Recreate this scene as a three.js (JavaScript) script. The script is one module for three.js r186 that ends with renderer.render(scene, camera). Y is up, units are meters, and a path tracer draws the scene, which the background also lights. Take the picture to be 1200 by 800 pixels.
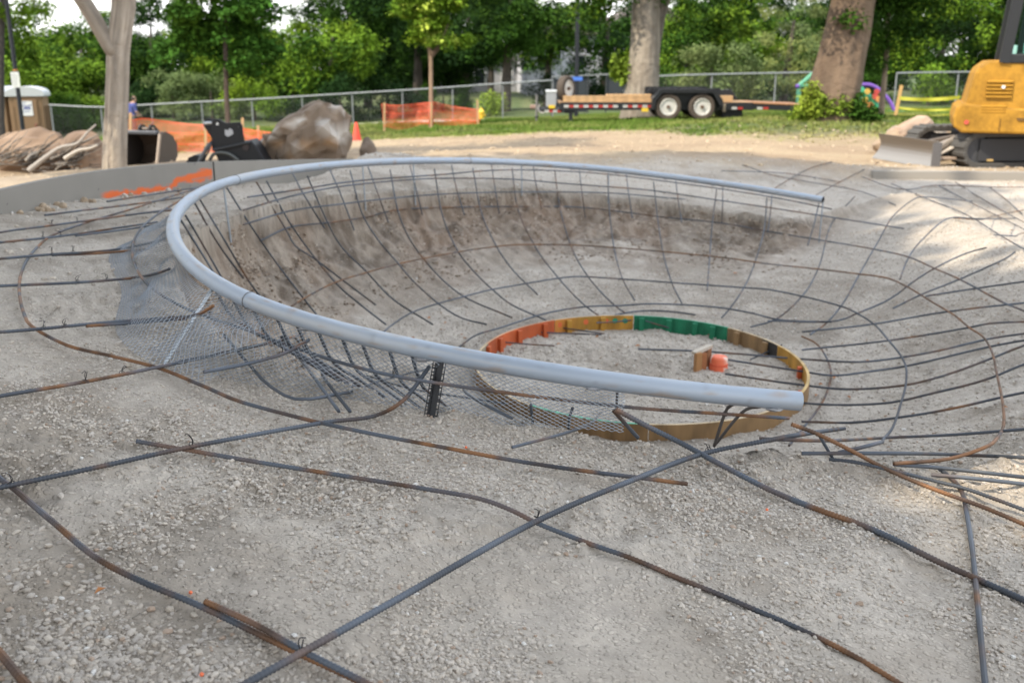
import * as THREE from 'three';
import { mergeGeometries } from 'three/addons/utils/BufferGeometryUtils.js';
import { RoundedBoxGeometry } from 'three/addons/geometries/RoundedBoxGeometry.js';
import { MarchingCubes } from 'three/addons/objects/MarchingCubes.js';

// ------------------------------------------------------------------ camera, sky, sun, exposure
const W = 1200, H = 800, F = 1167, HORIZON = 78, CAMH = 1.10;
const PITCH = Math.atan((400 - HORIZON) / F), SP = Math.sin(PITCH), CP = Math.cos(PITCH);
const scene = new THREE.Scene();
const camera = new THREE.PerspectiveCamera(2 * Math.atan(400 / F) * 180 / Math.PI, 1.5, 0.05, 900);
camera.position.set(0, CAMH, 0);
camera.rotation.set(-PITCH, 0, 0);
camera.focus = 2.7;
camera.userData.fStop = 4.0;
scene.add(camera);

const sky = (() => {
  const w = 256, h = 128, d = new Float32Array(w * h * 4);
  for (let j = 0; j < h; j++) {
    const el = ((j + 0.5) / h - 0.5) * Math.PI;           // row 0 is the bottom
    const up = Math.max(0, Math.sin(el));
    const k = Math.pow(1 - up, 2.2);
    for (let i = 0; i < w; i++) {
      const a = (j * w + i) * 4;
      const g = el < 0 ? 0.55 : 1;
      d[a] = g * (0.86 + 0.46 * k); d[a + 1] = g * (0.96 + 0.36 * k); d[a + 2] = g * (1.12 + 0.16 * k); d[a + 3] = 1;
    }
  }
  const t = new THREE.DataTexture(d, w, h, THREE.RGBAFormat, THREE.FloatType);
  t.mapping = THREE.EquirectangularReflectionMapping; t.magFilter = THREE.LinearFilter; t.needsUpdate = true;
  return t;
})();
scene.background = sky;
scene.environment = sky;
const SUN = new THREE.Vector3(-0.80 * Math.cos(0.84), Math.sin(0.84), 0.60 * Math.cos(0.84)).normalize();
const sun = new THREE.DirectionalLight(new THREE.Color(1.0, 0.90, 0.74), 3.2);
sun.position.copy(SUN).multiplyScalar(80).add(new THREE.Vector3(0, 0, -15));
sun.target.position.set(0, 0, -15);
sun.castShadow = true;
sun.shadow.radius = 1.5;
Object.assign(sun.shadow.camera, { left: -60, right: 60, top: 60, bottom: -60, near: 1, far: 220 });
sun.shadow.mapSize.set(4096, 4096);
scene.add(sun, sun.target);
const renderer = new THREE.WebGLRenderer({ antialias: true });
renderer.toneMapping = THREE.LinearToneMapping;
renderer.toneMappingExposure = 1.95;
renderer.shadowMap.enabled = true;
renderer.setSize(1024, 682);

// ------------------------------------------------------------------ small tools
let seedState = 12345;
function seed(n) { seedState = n >>> 0; }
function rnd() { seedState = (seedState + 0x6D2B79F5) >>> 0; let t = seedState; t = Math.imul(t ^ (t >>> 15), t | 1); t ^= t + Math.imul(t ^ (t >>> 7), t | 61); return ((t ^ (t >>> 14)) >>> 0) / 4294967296; }
const R = (a, b) => a + (b - a) * rnd();
const clamp = (x, a = 0, b = 1) => Math.min(b, Math.max(a, x));
const lerp = (a, b, t) => a + (b - a) * t;
const sst = (a, b, x) => { const t = clamp((x - a) / (b - a)); return t * t * (3 - 2 * t); };
const V = (x, y, z) => new THREE.Vector3(x, y, z);
function hash3(i, j, k) { let h = Math.imul(i, 374761393) + Math.imul(j, 668265263) + Math.imul(k, 2147483647 ^ 0x5bd1e995); h = Math.imul(h ^ (h >>> 13), 1274126177); h ^= h >>> 16; return (h >>> 0) / 4294967296; }
function noise3(x, y, z) {
  const i = Math.floor(x), j = Math.floor(y), k = Math.floor(z); let u = x - i, v = y - j, w = z - k;
  u = u * u * (3 - 2 * u); v = v * v * (3 - 2 * v); w = w * w * (3 - 2 * w);
  const c = (a, b, d) => hash3(i + a, j + b, k + d);
  return lerp(lerp(lerp(c(0, 0, 0), c(1, 0, 0), u), lerp(c(0, 1, 0), c(1, 1, 0), u), v), lerp(lerp(c(0, 0, 1), c(1, 0, 1), u), lerp(c(0, 1, 1), c(1, 1, 1), u), v), w) * 2 - 1;
}
function noise2(x, y) {
  const i = Math.floor(x), j = Math.floor(y); let u = x - i, v = y - j; u = u * u * (3 - 2 * u); v = v * v * (3 - 2 * v);
  return lerp(lerp(hash3(i, j, 7), hash3(i + 1, j, 7), u), lerp(hash3(i, j + 1, 7), hash3(i + 1, j + 1, 7), u), v) * 2 - 1;
}
const fbm2 = (x, y, o = 3) => { let s = 0, a = 0.5, f = 1; for (let k = 0; k < o; k++) { s += a * noise2(x * f + 17.3 * k, y * f - 9.1 * k); a *= 0.5; f *= 2.03; } return s; };
const fbm3 = (x, y, z, o = 3) => { let s = 0, a = 0.5, f = 1; for (let k = 0; k < o; k++) { s += a * noise3(x * f + 11 * k, y * f + 5 * k, z * f - 3 * k); a *= 0.5; f *= 2.03; } return s; };

// photo pixel -> point. at(): at a given depth; onDrop(): on a plane that lies drop + slope*X below the eye
function ray(px, py) { const u = (px - 600) / F, v = (py - 400) / F; return [u, -(SP + v * CP), -(CP - v * SP)]; }
function at(px, py, z) { const d = ray(px, py); return V(d[0] * z, CAMH + d[1] * z, d[2] * z); }
function onDrop(px, py, drop, slope = 0) { const d = ray(px, py); const z = drop / (-d[1] - slope * d[0]); return V(d[0] * z, CAMH + d[1] * z, d[2] * z); }
const M = z => z / F;                                     // metres per photo pixel at depth z

const names = new Map();
function numbered(n) { const k = names.get(n) || 0; names.set(n, k + 1); return k ? n + '_' + String(k).padStart(3, '0') : n; }
function tag(o, label, category, group, kind) { o.userData = {}; if (label) o.userData.label = label; if (category) o.userData.category = category; if (group) o.userData.group = group; if (kind) o.userData.kind = kind; return o; }
function thing(name, label, category, p = [0, 0, 0], turn = 0, group) {
  const o = new THREE.Group(); o.name = numbered(name); scene.add(o);
  if (p.isVector3) o.position.copy(p); else o.position.set(...p);
  o.rotation.y = turn; return tag(o, label, category, group);
}
function prep(g) { g = g.index ? g.toNonIndexed() : g; for (const k of Object.keys(g.attributes)) if (!['position', 'normal', 'uv', 'color'].includes(k)) g.deleteAttribute(k); if (!g.attributes.normal) g.computeVertexNormals(); return g; }
function part(name, gs, mat, parent) {
  gs = (Array.isArray(gs) ? gs : [gs]);
  let g;
  if (gs.length === 1) g = gs[0];
  else {
    gs = gs.map(prep);
    if (gs.some(x => !x.attributes.uv)) gs.forEach(x => x.deleteAttribute('uv'));
    if (gs.some(x => !x.attributes.color)) gs.forEach(x => x.deleteAttribute('color'));
    g = mergeGeometries(gs);
  }
  const m = new THREE.Mesh(g, mat); m.name = name; m.castShadow = m.receiveShadow = true;
  if (parent) parent.add(m);
  return m;
}
function single(name, gs, mat, label, category, group, kind) { const m = part(numbered(name), gs, mat, scene); return tag(m, label, category, group, kind); }
const box = (w, h, d, x = 0, y = 0, z = 0, r) => { const g = new THREE.BoxGeometry(w, h, d); if (r) g.rotateX(r[0] || 0).rotateY(r[1] || 0).rotateZ(r[2] || 0); return g.translate(x, y, z); };
const rbox = (w, h, d, rad, x = 0, y = 0, z = 0, r) => { const g = new RoundedBoxGeometry(w, h, d, 2, rad); if (r) g.rotateX(r[0] || 0).rotateY(r[1] || 0).rotateZ(r[2] || 0); return g.translate(x, y, z); };
const cyl = (r0, r1, h, n = 12, x = 0, y = 0, z = 0, r) => { const g = new THREE.CylinderGeometry(r0, r1, h, n); if (r) g.rotateX(r[0] || 0).rotateY(r[1] || 0).rotateZ(r[2] || 0); return g.translate(x, y, z); };
function rod(a, b, r, n = 6, r2) { const d = b.clone().sub(a), g = new THREE.CylinderGeometry(r2 ?? r, r, d.length(), n); g.applyQuaternion(new THREE.Quaternion().setFromUnitVectors(V(0, 1, 0), d.clone().normalize())); return g.translate(...a.clone().add(b).multiplyScalar(0.5).toArray()); }
function beam(a, b, w, h) { const d = b.clone().sub(a), g = new THREE.BoxGeometry(w, d.length(), h); g.applyQuaternion(new THREE.Quaternion().setFromUnitVectors(V(0, 1, 0), d.clone().normalize())); return g.translate(...a.clone().add(b).multiplyScalar(0.5).toArray()); }
function extrude(pts, depth, bevel = 0) { const s = new THREE.Shape(pts.map(p => new THREE.Vector2(p[0], p[1]))); return new THREE.ExtrudeGeometry(s, { depth, bevelEnabled: bevel > 0, bevelSize: bevel, bevelThickness: bevel, bevelSegments: 2, curveSegments: 6 }); }

// tube along points with radius function rad(s, k) and colour function col(s, angle); s in metres
function tube(points, rad, { n = 8, step = 0.03, col, closed = false, cap = true, curve } = {}) {
  const c = curve || new THREE.CatmullRomCurve3(points, closed, 'centripetal');
  c.arcLengthDivisions = Math.max(200, points.length * 30);
  const L = c.getLength(), K = Math.max(2, Math.ceil(L / step));
  const pos = [], cols = [], idx = [], uv = [];
  let T0 = null, N = null;
  for (let k = 0; k <= K; k++) {
    const u = k / K, P = c.getPointAt(u), T = c.getTangentAt(u);
    if (!T0) { N = V(0, 1, 0); if (Math.abs(T.y) > 0.9) N.set(1, 0, 0); N.sub(T.clone().multiplyScalar(N.dot(T))).normalize(); }
    else { const q = new THREE.Quaternion().setFromUnitVectors(T0, T); N.applyQuaternion(q); N.sub(T.clone().multiplyScalar(N.dot(T))).normalize(); }
    T0 = T; const B = new THREE.Vector3().crossVectors(T, N), s = u * L;
    for (let i = 0; i <= n; i++) {
      const a = i / n * Math.PI * 2, r = typeof rad === 'function' ? rad(s, k, L, a) : rad;
      pos.push(P.x + (N.x * Math.cos(a) + B.x * Math.sin(a)) * r, P.y + (N.y * Math.cos(a) + B.y * Math.sin(a)) * r, P.z + (N.z * Math.cos(a) + B.z * Math.sin(a)) * r);
      uv.push(i / n * 6.283 * 0.2, s);
      if (col) { const cc = col(s, a, L, P); cols.push(cc[0], cc[1], cc[2]); }
    }
    if (k < K) for (let i = 0; i < n; i++) { const a = k * (n + 1) + i, b = a + n + 1; idx.push(a, a + 1, b, a + 1, b + 1, b); }
  }
  if (cap) for (const k of [0, K]) {
    const b = pos.length / 3, P = c.getPointAt(k / K); pos.push(P.x, P.y, P.z); uv.push(0, 0); if (col) cols.push(...col(k / K * L, 0, L, P));
    for (let i = 0; i < n; i++) { const a = k * (n + 1) + i; k ? idx.push(b, a, a + 1) : idx.push(b, a + 1, a); }
  }
  const g = new THREE.BufferGeometry();
  g.setAttribute('position', new THREE.Float32BufferAttribute(pos, 3)); g.setAttribute('uv', new THREE.Float32BufferAttribute(uv, 2));
  if (col) g.setAttribute('color', new THREE.Float32BufferAttribute(cols, 3));
  g.setIndex(idx); g.computeVertexNormals(); return g;
}
function colorize(g, f) { g = g.index ? g.toNonIndexed() : g; const p = g.attributes.position, c = new Float32Array(p.count * 3); for (let i = 0; i < p.count; i++) { const q = f(p.getX(i), p.getY(i), p.getZ(i)); c[i * 3] = q[0]; c[i * 3 + 1] = q[1]; c[i * 3 + 2] = q[2]; } g.setAttribute('color', new THREE.BufferAttribute(c, 3)); return g; }
const mix3 = (a, b, t) => [lerp(a[0], b[0], t), lerp(a[1], b[1], t), lerp(a[2], b[2], t)];
const C = (r, g, b) => new THREE.Color().setRGB(r, g, b);
function std(r, g, b, rough = 0.8, metal = 0, extra = {}) { return new THREE.MeshStandardMaterial({ color: C(r, g, b), roughness: rough, metalness: metal, ...extra }); }
function vcol(rough = 0.8, metal = 0, extra = {}) { return new THREE.MeshStandardMaterial({ color: 0xffffff, vertexColors: true, roughness: rough, metalness: metal, ...extra }); }
function dataTex(n, f, srgb) {                            // f(i,j) -> [r,g,b] in 0..1
  const d = new Uint8Array(n * n * 4);
  for (let j = 0; j < n; j++) for (let i = 0; i < n; i++) { const c = f(i, j), a = (j * n + i) * 4; d[a] = clamp(c[0]) * 255; d[a + 1] = clamp(c[1]) * 255; d[a + 2] = clamp(c[2]) * 255; d[a + 3] = 255; }
  const t = new THREE.DataTexture(d, n, n, THREE.RGBAFormat); t.wrapS = t.wrapT = THREE.RepeatWrapping; t.magFilter = THREE.LinearFilter; t.minFilter = THREE.LinearMipmapLinearFilter; t.generateMipmaps = true; if (srgb) t.colorSpace = THREE.SRGBColorSpace; t.needsUpdate = true; return t;
}
// wrapped noise for tiles: period p
function tnoise(x, y, p, s = 0) { const i = Math.floor(x), j = Math.floor(y); let u = x - i, v = y - j; u = u * u * (3 - 2 * u); v = v * v * (3 - 2 * v); const m = a => ((a % p) + p) % p; const c = (a, b) => hash3(m(i + a), m(j + b), 31 + s); return lerp(lerp(c(0, 0), c(1, 0), u), lerp(c(0, 1), c(1, 1), u), v); }

// ------------------------------------------------------------------ the ground's shape
const PIPE_PX = '938,470 900,467.5 850,463 780,456 700,446 620,433 560,423 500,411 450,401 400,389 345,374 300,358 270,345 240,327 215,308 200,288 195,268 200,250 213,235 235,221 262,211 300,203 350,196 400,191 450,188.5 500,187 550,187.5 600,189 650,192 700,196 750,202 800,208 850,215 900,223 940,229.5 965,234';
const parsePx = s => s.trim().split(/\s+/).map(p => p.split(',').map(Number));
let pipePts = parsePx(PIPE_PX).map(([x, y]) => onDrop(x, y, 0.90, 0.10));
for (let pass = 0; pass < 3; pass++) pipePts = pipePts.map((p, i, a) => i === 0 || i === a.length - 1 ? p : p.clone().multiplyScalar(0.5).addScaledVector(a[i - 1], 0.25).addScaledVector(a[i + 1], 0.25));
const pipeCurve = new THREE.CatmullRomCurve3(pipePts, false, 'centripetal');
const CX = 0.74, CY = 5.6, FLOOR = -0.65;                 // centre of the floor ring (X, distance)
const ridge = [[1055, 212, 1.27], [1090, 237, 1.28], [1125, 258, 1.28], [1165, 280, 1.26], [1200, 299, 1.25]].map(([x, y, d]) => onDrop(x, y, d));
const rimPts = [];
pipePts.forEach((p, i) => { const f = i / (pipePts.length - 1); rimPts.push([p.x, -p.z, p.y - 0.20 - 0.08 * sst(0.45, 0.7, f), 1]); });
for (const p of ridge) rimPts.push([p.x, -p.z, p.y, 0]);
for (const q of [[3.5, 5.9, -0.13, 0], [3.25, 5.0, -0.12, 0], [2.85, 4.2, -0.12, 0], [2.3, 3.45, -0.11, 0], [1.75, 3.05, -0.11, 0], [1.3, 2.92, -0.13, 0.4]]) rimPts.push(q);
const NA = 720, rimR = new Float64Array(NA), rimH = new Float64Array(NA), rimS = new Float64Array(NA);
{
  const pol = rimPts.map(([x, y, h, s]) => [Math.atan2(y - CY, x - CX), Math.hypot(x - CX, y - CY), h, s]).sort((a, b) => a[0] - b[0]);
  const n = pol.length;
  for (let k = 0; k < NA; k++) {
    const th = -Math.PI + (k + 0.5) / NA * 2 * Math.PI;
    let j = pol.findIndex(p => p[0] > th); if (j < 0) j = 0;
    const b = pol[j], a = pol[(j + n - 1) % n]; let ta = a[0], tb = b[0]; if (ta > tb) { if (th < tb) ta -= 2 * Math.PI; else tb += 2 * Math.PI; }
    const t = (th - ta) / (tb - ta || 1);
    rimR[k] = lerp(a[1], b[1], t); rimH[k] = lerp(a[2], b[2], t); rimS[k] = lerp(a[3], b[3], t);
  }
  for (let pass = 0; pass < 60; pass++) for (const arr of [rimR, rimH, rimS]) { const c = arr.slice(); for (let k = 0; k < NA; k++) arr[k] = 0.5 * c[k] + 0.25 * (c[(k + 1) % NA] + c[(k + NA - 1) % NA]); }
}
function polar(x, z) {
  const X = x - CX, Y = -z - CY, r = Math.hypot(X, Y), th = Math.atan2(Y, X);
  const f = (th + Math.PI) / (2 * Math.PI) * NA - 0.5, i = Math.floor(f), t = f - i, a = (i + NA) % NA, b = (i + 1 + NA) % NA;
  const r0 = 1 / Math.sqrt((Math.cos(th) / 0.95) ** 2 + (Math.sin(th) / 1.09) ** 2);
  return { r, th, r0, R: lerp(rimR[a], rimR[b], t), h: lerp(rimH[a], rimH[b], t), s: lerp(rimS[a], rimS[b], t) };
}
// heights of the land beyond the bowl, read where things stand on it: pixel x, y and depth
const CTRL = [[785, 141, 28.5], [825, 141, 28.5], [670, 145, 28], [450, 157, 33], [505, 154, 33], [560, 149, 34], [745, 141, 32], [980, 138, 22], [1000, 145, 21], [950, 140, 22.5], [1150, 196, 13.5], [1200, 197, 13.5], [1017, 189, 14.3], [1080, 195, 13.2],
  [1050, 137, 30], [985, 131, 40], [1035, 139, 24], [132, 200, 14], [20, 202, 17], [110, 202, 17], [175, 195, 18], [265, 188, 15], [370, 188, 15.5], [240, 184, 24], [155, 186, 24], [320, 178, 25], [25, 179, 36], [-60, 182, 34], [60, 167, 46], [300, 160, 46],
  [610, 141, 45], [460, 149, 46], [905, 130, 45], [1060, 129, 45], [1200, 128, 45], [760, 135, 45], [700, 180, 14], [500, 181, 13.6], [900, 186, 13.4], [780, 181, 13.6], [600, 180, 14], [600, 166, 19], [800, 160, 20], [450, 167, 21], [900, 160, 19], [600, 150, 27], [1120, 150, 20], [1190, 150, 22]]
  .map(([x, y, z]) => { const p = at(x, y, z); return [p.x, -p.z, p.y]; });
CTRL.push([-6, 6, -0.3], [-7, 0, -0.2], [-6, -8, -0.2], [4, -8, -0.3], [12, 2, -0.35], [14, 10, -0.3], [-16, 10, -0.8], [40, 20, -0.4], [-50, 60, -2.6], [0, 70, -1.8], [50, 60, -1.2], [0, 140, -2.2], [-90, 120, -3], [90, 120, -1.5]);
function land(x, Y) { let s = 0, w = 0; for (const c of CTRL) { const d2 = (x - c[0]) ** 2 + (Y - c[1]) ** 2 + 0.6, k = 1 / (d2 * Math.sqrt(d2)); s += k * c[2]; w += k; } return s / w; }
function deck(x, Y) {
  const m = lerp(1.0, 3.2, sst(5, 9, Y));
  let y = -0.10 * clamp(x, -3, m) - 0.03 * Math.max(0, x - m);
  y -= 0.42 * Math.exp(-(((x - 6.3) / 1.7) ** 2 + ((Y - 8.3) / 2.2) ** 2)) ;      // the next pocket, beyond the ridge
  y -= 0.06 * Math.max(0, Math.min(Y, 12) - 5.6) * sst(-1.5, -2.3, x);
  y -= 0.05 * sst(11, 13, Y);
  y = lerp(y, -0.29, sst(10.2, 11.8, Y) * sst(3.6, 4.6, x));
  return y;
}
function baseH(x, z) {
  const Y = -z, p = polar(x, z);
  if (p.r < p.R) {
    const ra = p.r0 + 0.05;
    if (p.r < ra) return FLOOR;
    const t = (p.r - ra) / (p.R - ra), u = clamp((t - 0.42) / 0.58);
    const steep = 0.22 * Math.pow(t, 1.4) + 0.78 * (1 - Math.sqrt(Math.max(0, 1 - (0.995 * u) ** 2)));
    const easy = Math.pow(t, 1.35) * (1 - 0.35 * t) + 0.35 * t * t * (1 - (1 - t) * 0.5);
    return FLOOR + (p.h - FLOOR) * clamp(lerp(easy, steep, p.s), 0, 1);
  }
  const o = p.r - p.R, wd = sst(-3.3, -2.9, x) * (1 - sst(lerp(11.6, 12.8, sst(3.6, 4.6, x)), lerp(13.6, 13.2, sst(3.6, 4.6, x)), Y)) * (1 - sst(8.5, 10, x));
  const out = wd > 0 ? (wd < 1 ? lerp(land(x, Y), deck(x, Y), wd) : deck(x, Y)) : land(x, Y);
  return lerp(p.h, out, sst(0, lerp(0.9, 0.45, p.s), o));
}
function onGround(px, py, off = 0, z0 = 1.0, z1 = 90) {
  const d = ray(px, py); let a = z0, f = z => { const x = d[0] * z, q = d[2] * z, y = CAMH + d[1] * z - baseH(x, q) - off; return y > 0.12 || y < -0.12 ? y : y - micro(x, q); };
  for (let z = z0; z < z1; z *= 1.012) { if (f(z) < 0) { let lo = a, hi = z; for (let k = 0; k < 18; k++) { const m = (lo + hi) / 2; f(m) < 0 ? hi = m : lo = m; } return V(d[0] * hi, CAMH + d[1] * hi, d[2] * hi); } a = z; }
  return V(d[0] * z1, CAMH + d[1] * z1, d[2] * z1);
}
const ground = (x, z) => baseH(x, z);

// ------------------------------------------------------------------ textures
const TILE = 1.2;
const grit = (() => {
  const n = 1024, h = new Float32Array(n * n), t = new Float32Array(n * n).fill(0.5); seed(77);
  for (let j = 0; j < n; j++) for (let i = 0; i < n; i++) { h[j * n + i] = 0.25 * tnoise(i / 5, j / 5, 1024 / 5 | 0, 1) + 0.2 * tnoise(i / 32, j / 32, 32, 2) + 0.15 * rnd(); t[j * n + i] = 0.36 + 0.2 * tnoise(i / 16, j / 16, 64, 3) + 0.16 * rnd() + 0.10 * tnoise(i / 128, j / 128, 8, 5); }
  for (let k = 0; k < 26000; k++) {
    const r = 1 + 5.5 * Math.pow(rnd(), 3.2), cx = rnd() * n, cy = rnd() * n, tone = R(0.40, 0.95), e = R(0.6, 1), a = R(0, 3.14), ca = Math.cos(a), sa = Math.sin(a), q = Math.ceil(r);
    for (let y = -q; y <= q; y++) for (let x = -q; x <= q; x++) {
      const u = (x * ca + y * sa) / r, v = (-x * sa + y * ca) / (r * e), d = u * u + v * v; if (d > 1) continue;
      const o = (((cy | 0) + y + n) % n) * n + ((cx | 0) + x + n) % n; h[o] = Math.max(h[o], 0.3 + Math.sqrt(1 - d) * r / 7); t[o] = lerp(t[o], tone, 0.8);
    }
  }
  return { map: dataTex(n, (i, j) => { const v = 0.66 + 0.34 * t[j * n + i]; return [v, v * 0.995, v * 0.985]; }, true), bump: dataTex(n, (i, j) => { const v = h[j * n + i]; return [v, v, v]; }) };
})();
const woodTex = dataTex(256, (i, j) => { const g = 0.5 + 0.5 * Math.sin(i / 256 * 6.283 * 9 + 5 * tnoise(i / 32, j / 128, 8, 8)); const v = 0.78 + 0.12 * g + 0.1 * tnoise(i / 2, j / 40, 128, 9); return [v, v * 0.97, v * 0.93]; }, true);
const barkBump = dataTex(256, (i, j) => { const v = 0.5 * tnoise(i / 12, j / 48, 21, 4) + 0.3 * tnoise(i / 5, j / 20, 51, 5) + 0.2 * tnoise(i / 2, j / 4, 128, 6); return [v, v, v]; });
const speck = dataTex(512, (i, j) => { const v = 0.80 + 0.12 * tnoise(i / 24, j / 24, 21, 11) + 0.06 * tnoise(i / 6, j / 6, 85, 12) + 0.05 * hash3(i, j, 3); return [v, v, v]; }, true);

// ------------------------------------------------------------------ ground sheet
function wallT(x, z) { const p = polar(x, z); return p.r > p.R ? [1.0 + (p.r - p.R), p.s, p] : [(p.r - p.r0 - 0.05) / (p.R - p.r0 - 0.05), p.s, p]; }
function micro(x, z) {
  const Y = -z;
  if (Y > 60 || Math.abs(x) > 40) return 0;
  if (Y > 12.6) { const k = sst(12.6, 14, Y); return k * (0.05 * fbm2(x * 0.7, z * 0.7, 3) + 0.022 * fbm2(x * 4, z * 4, 2)) + (1 - k) * 0.012 * fbm2(x * 3, z * 3, 3); }
  const [t, s, p] = wallT(x, z);
  let m = 0.026 * fbm2(x * 2.1, z * 2.1, 3) + 0.020 * fbm2(x * 7, z * 7, 3);
  if (Y < 6.5) m += (0.013 * Math.pow(1 - Math.abs(noise2(x * 15, z * 15)), 3) - 0.006 + 0.009 * Math.max(-0.1, noise2(x * 28, z * 28)) + 0.005 * noise2(x * 60, z * 60)) * (0.25 + 1.2 * sst(-0.25, 0.35, fbm2(x * 1.3 + 2, z * 1.3, 2)));
  const dirt = s * sst(0.5, 0.72, t) * (1 - sst(0.99, 1.0, t));
  if (dirt > 0) m += dirt * ((0.05 + 0.06 * sst(0.7, 0.9, t)) * fbm3(x * 4.2, t * 7, z * 4.2, 3) + (0.014 + 0.02 * sst(0.75, 0.9, t)) * noise2(x * 16, z * 16));
  const lip = s * Math.exp(-(((t - 1.06) / 0.09) ** 2)); if (t > 1) m += lip * (0.022 + 0.03 * fbm2(x * 6, z * 6, 3) + 0.012 * noise2(x * 26, z * 26));
  return m;
}
const COL = { gravel: [0.57, 0.508, 0.44], fines: [0.51, 0.45, 0.382], dirt: [0.30, 0.24, 0.185], clay: [0.27, 0.19, 0.135], dark: [0.125, 0.092, 0.066], soil: [0.47, 0.355, 0.225], grass: [0.085, 0.125, 0.03], dry: [0.40, 0.345, 0.17] };
function greenness(x, Y) { // how grassy the land is
  const e = lerp(23.5, 19.0, sst(0, 6, x)) + 2.6 * fbm2(x * 0.35, Y * 0.35, 3) + lerp(2.5, 0, sst(-6, -1, x)) - lerp(4, 0, sst(-11, -7, x));
  return sst(e - 1.4, e + 2.2, Y + 0.6 * noise2(x * 1.3, Y * 1.3));
}
function groundColor(x, z) {
  const Y = -z, n1 = fbm2(x * 0.9 + 4, z * 0.9, 3), n2 = fbm2(x * 5, z * 5, 3), n3 = noise2(x * 24, z * 24);
  let c = mix3(COL.gravel, COL.fines, clamp(0.5 + 0.9 * n1 + 0.7 * n2));
  const damp = clamp(1.1 * sst(0.02, 0.42, fbm2(x * 1.2 - 6, z * 1.2 + 3, 3) + 0.35 * n2) * 0.6 + 0.75 * Math.exp(-(((x + 0.95) / 0.5) ** 2 + ((Y - 1.6) / 0.45) ** 2)) + 0.25 * sst(0.1, 0.5, n3 * 0.6 + n2)); if (Y < 13) c = mix3(c, [0.345, 0.295, 0.24], damp);
  if (Y < 13.5) {
    const [t, s] = wallT(x, z);
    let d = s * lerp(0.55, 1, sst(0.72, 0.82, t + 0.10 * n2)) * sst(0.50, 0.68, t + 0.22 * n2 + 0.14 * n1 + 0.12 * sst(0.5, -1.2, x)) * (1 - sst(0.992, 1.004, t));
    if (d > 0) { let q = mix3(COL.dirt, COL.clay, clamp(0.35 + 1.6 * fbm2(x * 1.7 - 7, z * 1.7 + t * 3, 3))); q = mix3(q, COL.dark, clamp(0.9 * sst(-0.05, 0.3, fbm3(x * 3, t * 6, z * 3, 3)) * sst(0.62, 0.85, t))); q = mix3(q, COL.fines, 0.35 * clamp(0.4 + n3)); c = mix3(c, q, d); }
    const hip = (1 - s) * sst(0.55, 0.9, t) * (1 - sst(1.0, 1.4, t)); c = mix3(c, [0.46, 0.40, 0.33], 0.5 * hip * clamp(0.5 + n2));
  }
  const k = sst(12.0, 14.2, Y + 0.9 * n1 + 0.5 * n2) * sst(-60, -50, x) + (x < -3 ? sst(-3.0, -3.6, x) * 0 : 0);
  const far = Math.max(k, sst(-2.9, -3.4, x) * 0.75);
  if (far > 0) {
    let q = mix3(COL.soil, [0.36, 0.255, 0.16], clamp(0.4 + 1.3 * fbm2(x * 0.8, z * 2.2, 3)));
    const g = greenness(x, Y);
    if (g > 0) q = mix3(q, mix3(COL.dry, COL.grass, clamp(sst(0.1, 0.9, g) + 0.5 * n1)), g);
    c = mix3(c, q, far);
  }
  const v = 1 + 0.10 * n3; return [c[0] * v, c[1] * v, c[2] * v];
}
{
  const lines = segs => { const o = [segs[0][0]]; for (const [a, b, d0, d1] of segs) { let x = a; while (x < b - 1e-6) { x += lerp(d0, d1, (x - a) / (b - a)); o.push(Math.min(x, b)); } } return o; };
  const xs = lines([[-320, -60, 40, 12], [-60, -14, 8, 0.8], [-14, -5.5, 0.8, 0.09], [-5.5, -2, 0.07, 0.022], [-2, 2, 0.0155, 0.0155], [2, 6, 0.02, 0.05], [6, 14, 0.07, 0.4], [14, 60, 0.6, 8], [60, 320, 12, 40]]);
  const ys = lines([[-60, -4, 8, 0.6], [-4, 1.2, 0.5, 0.04], [1.2, 4, 0.014, 0.018], [4, 11.2, 0.03, 0.028], [11.2, 20, 0.05, 0.13], [20, 50, 0.2, 0.6], [50, 120, 2, 8], [120, 420, 12, 50]]);
  const nx = xs.length, ny = ys.length, pos = new Float32Array(nx * ny * 3), col = new Float32Array(nx * ny * 3), uv = new Float32Array(nx * ny * 2), idx = new Uint32Array((nx - 1) * (ny - 1) * 6);
  let q = 0;
  for (let j = 0; j < ny; j++) for (let i = 0; i < nx; i++) {
    const k = j * nx + i, x = xs[i], z = -ys[j];
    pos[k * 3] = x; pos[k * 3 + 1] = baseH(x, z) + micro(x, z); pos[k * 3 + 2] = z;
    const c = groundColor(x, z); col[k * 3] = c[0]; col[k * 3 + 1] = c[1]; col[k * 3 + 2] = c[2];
    uv[k * 2] = x / TILE; uv[k * 2 + 1] = z / TILE;
    if (i < nx - 1 && j < ny - 1) { const a = k, b = k + 1, d = k + nx, e = d + 1; idx[q++] = a; idx[q++] = b; idx[q++] = d; idx[q++] = b; idx[q++] = e; idx[q++] = d; }
  }
  const g = new THREE.BufferGeometry();
  g.setAttribute('position', new THREE.BufferAttribute(pos, 3)); g.setAttribute('color', new THREE.BufferAttribute(col, 3)); g.setAttribute('uv', new THREE.BufferAttribute(uv, 2)); g.setIndex(new THREE.BufferAttribute(idx, 1)); g.computeVertexNormals();
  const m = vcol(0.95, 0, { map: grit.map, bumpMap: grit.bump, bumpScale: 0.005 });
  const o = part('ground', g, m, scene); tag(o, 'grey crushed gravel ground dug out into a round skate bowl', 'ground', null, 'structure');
  console.log('ground', nx, ny, nx * ny);
}

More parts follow.
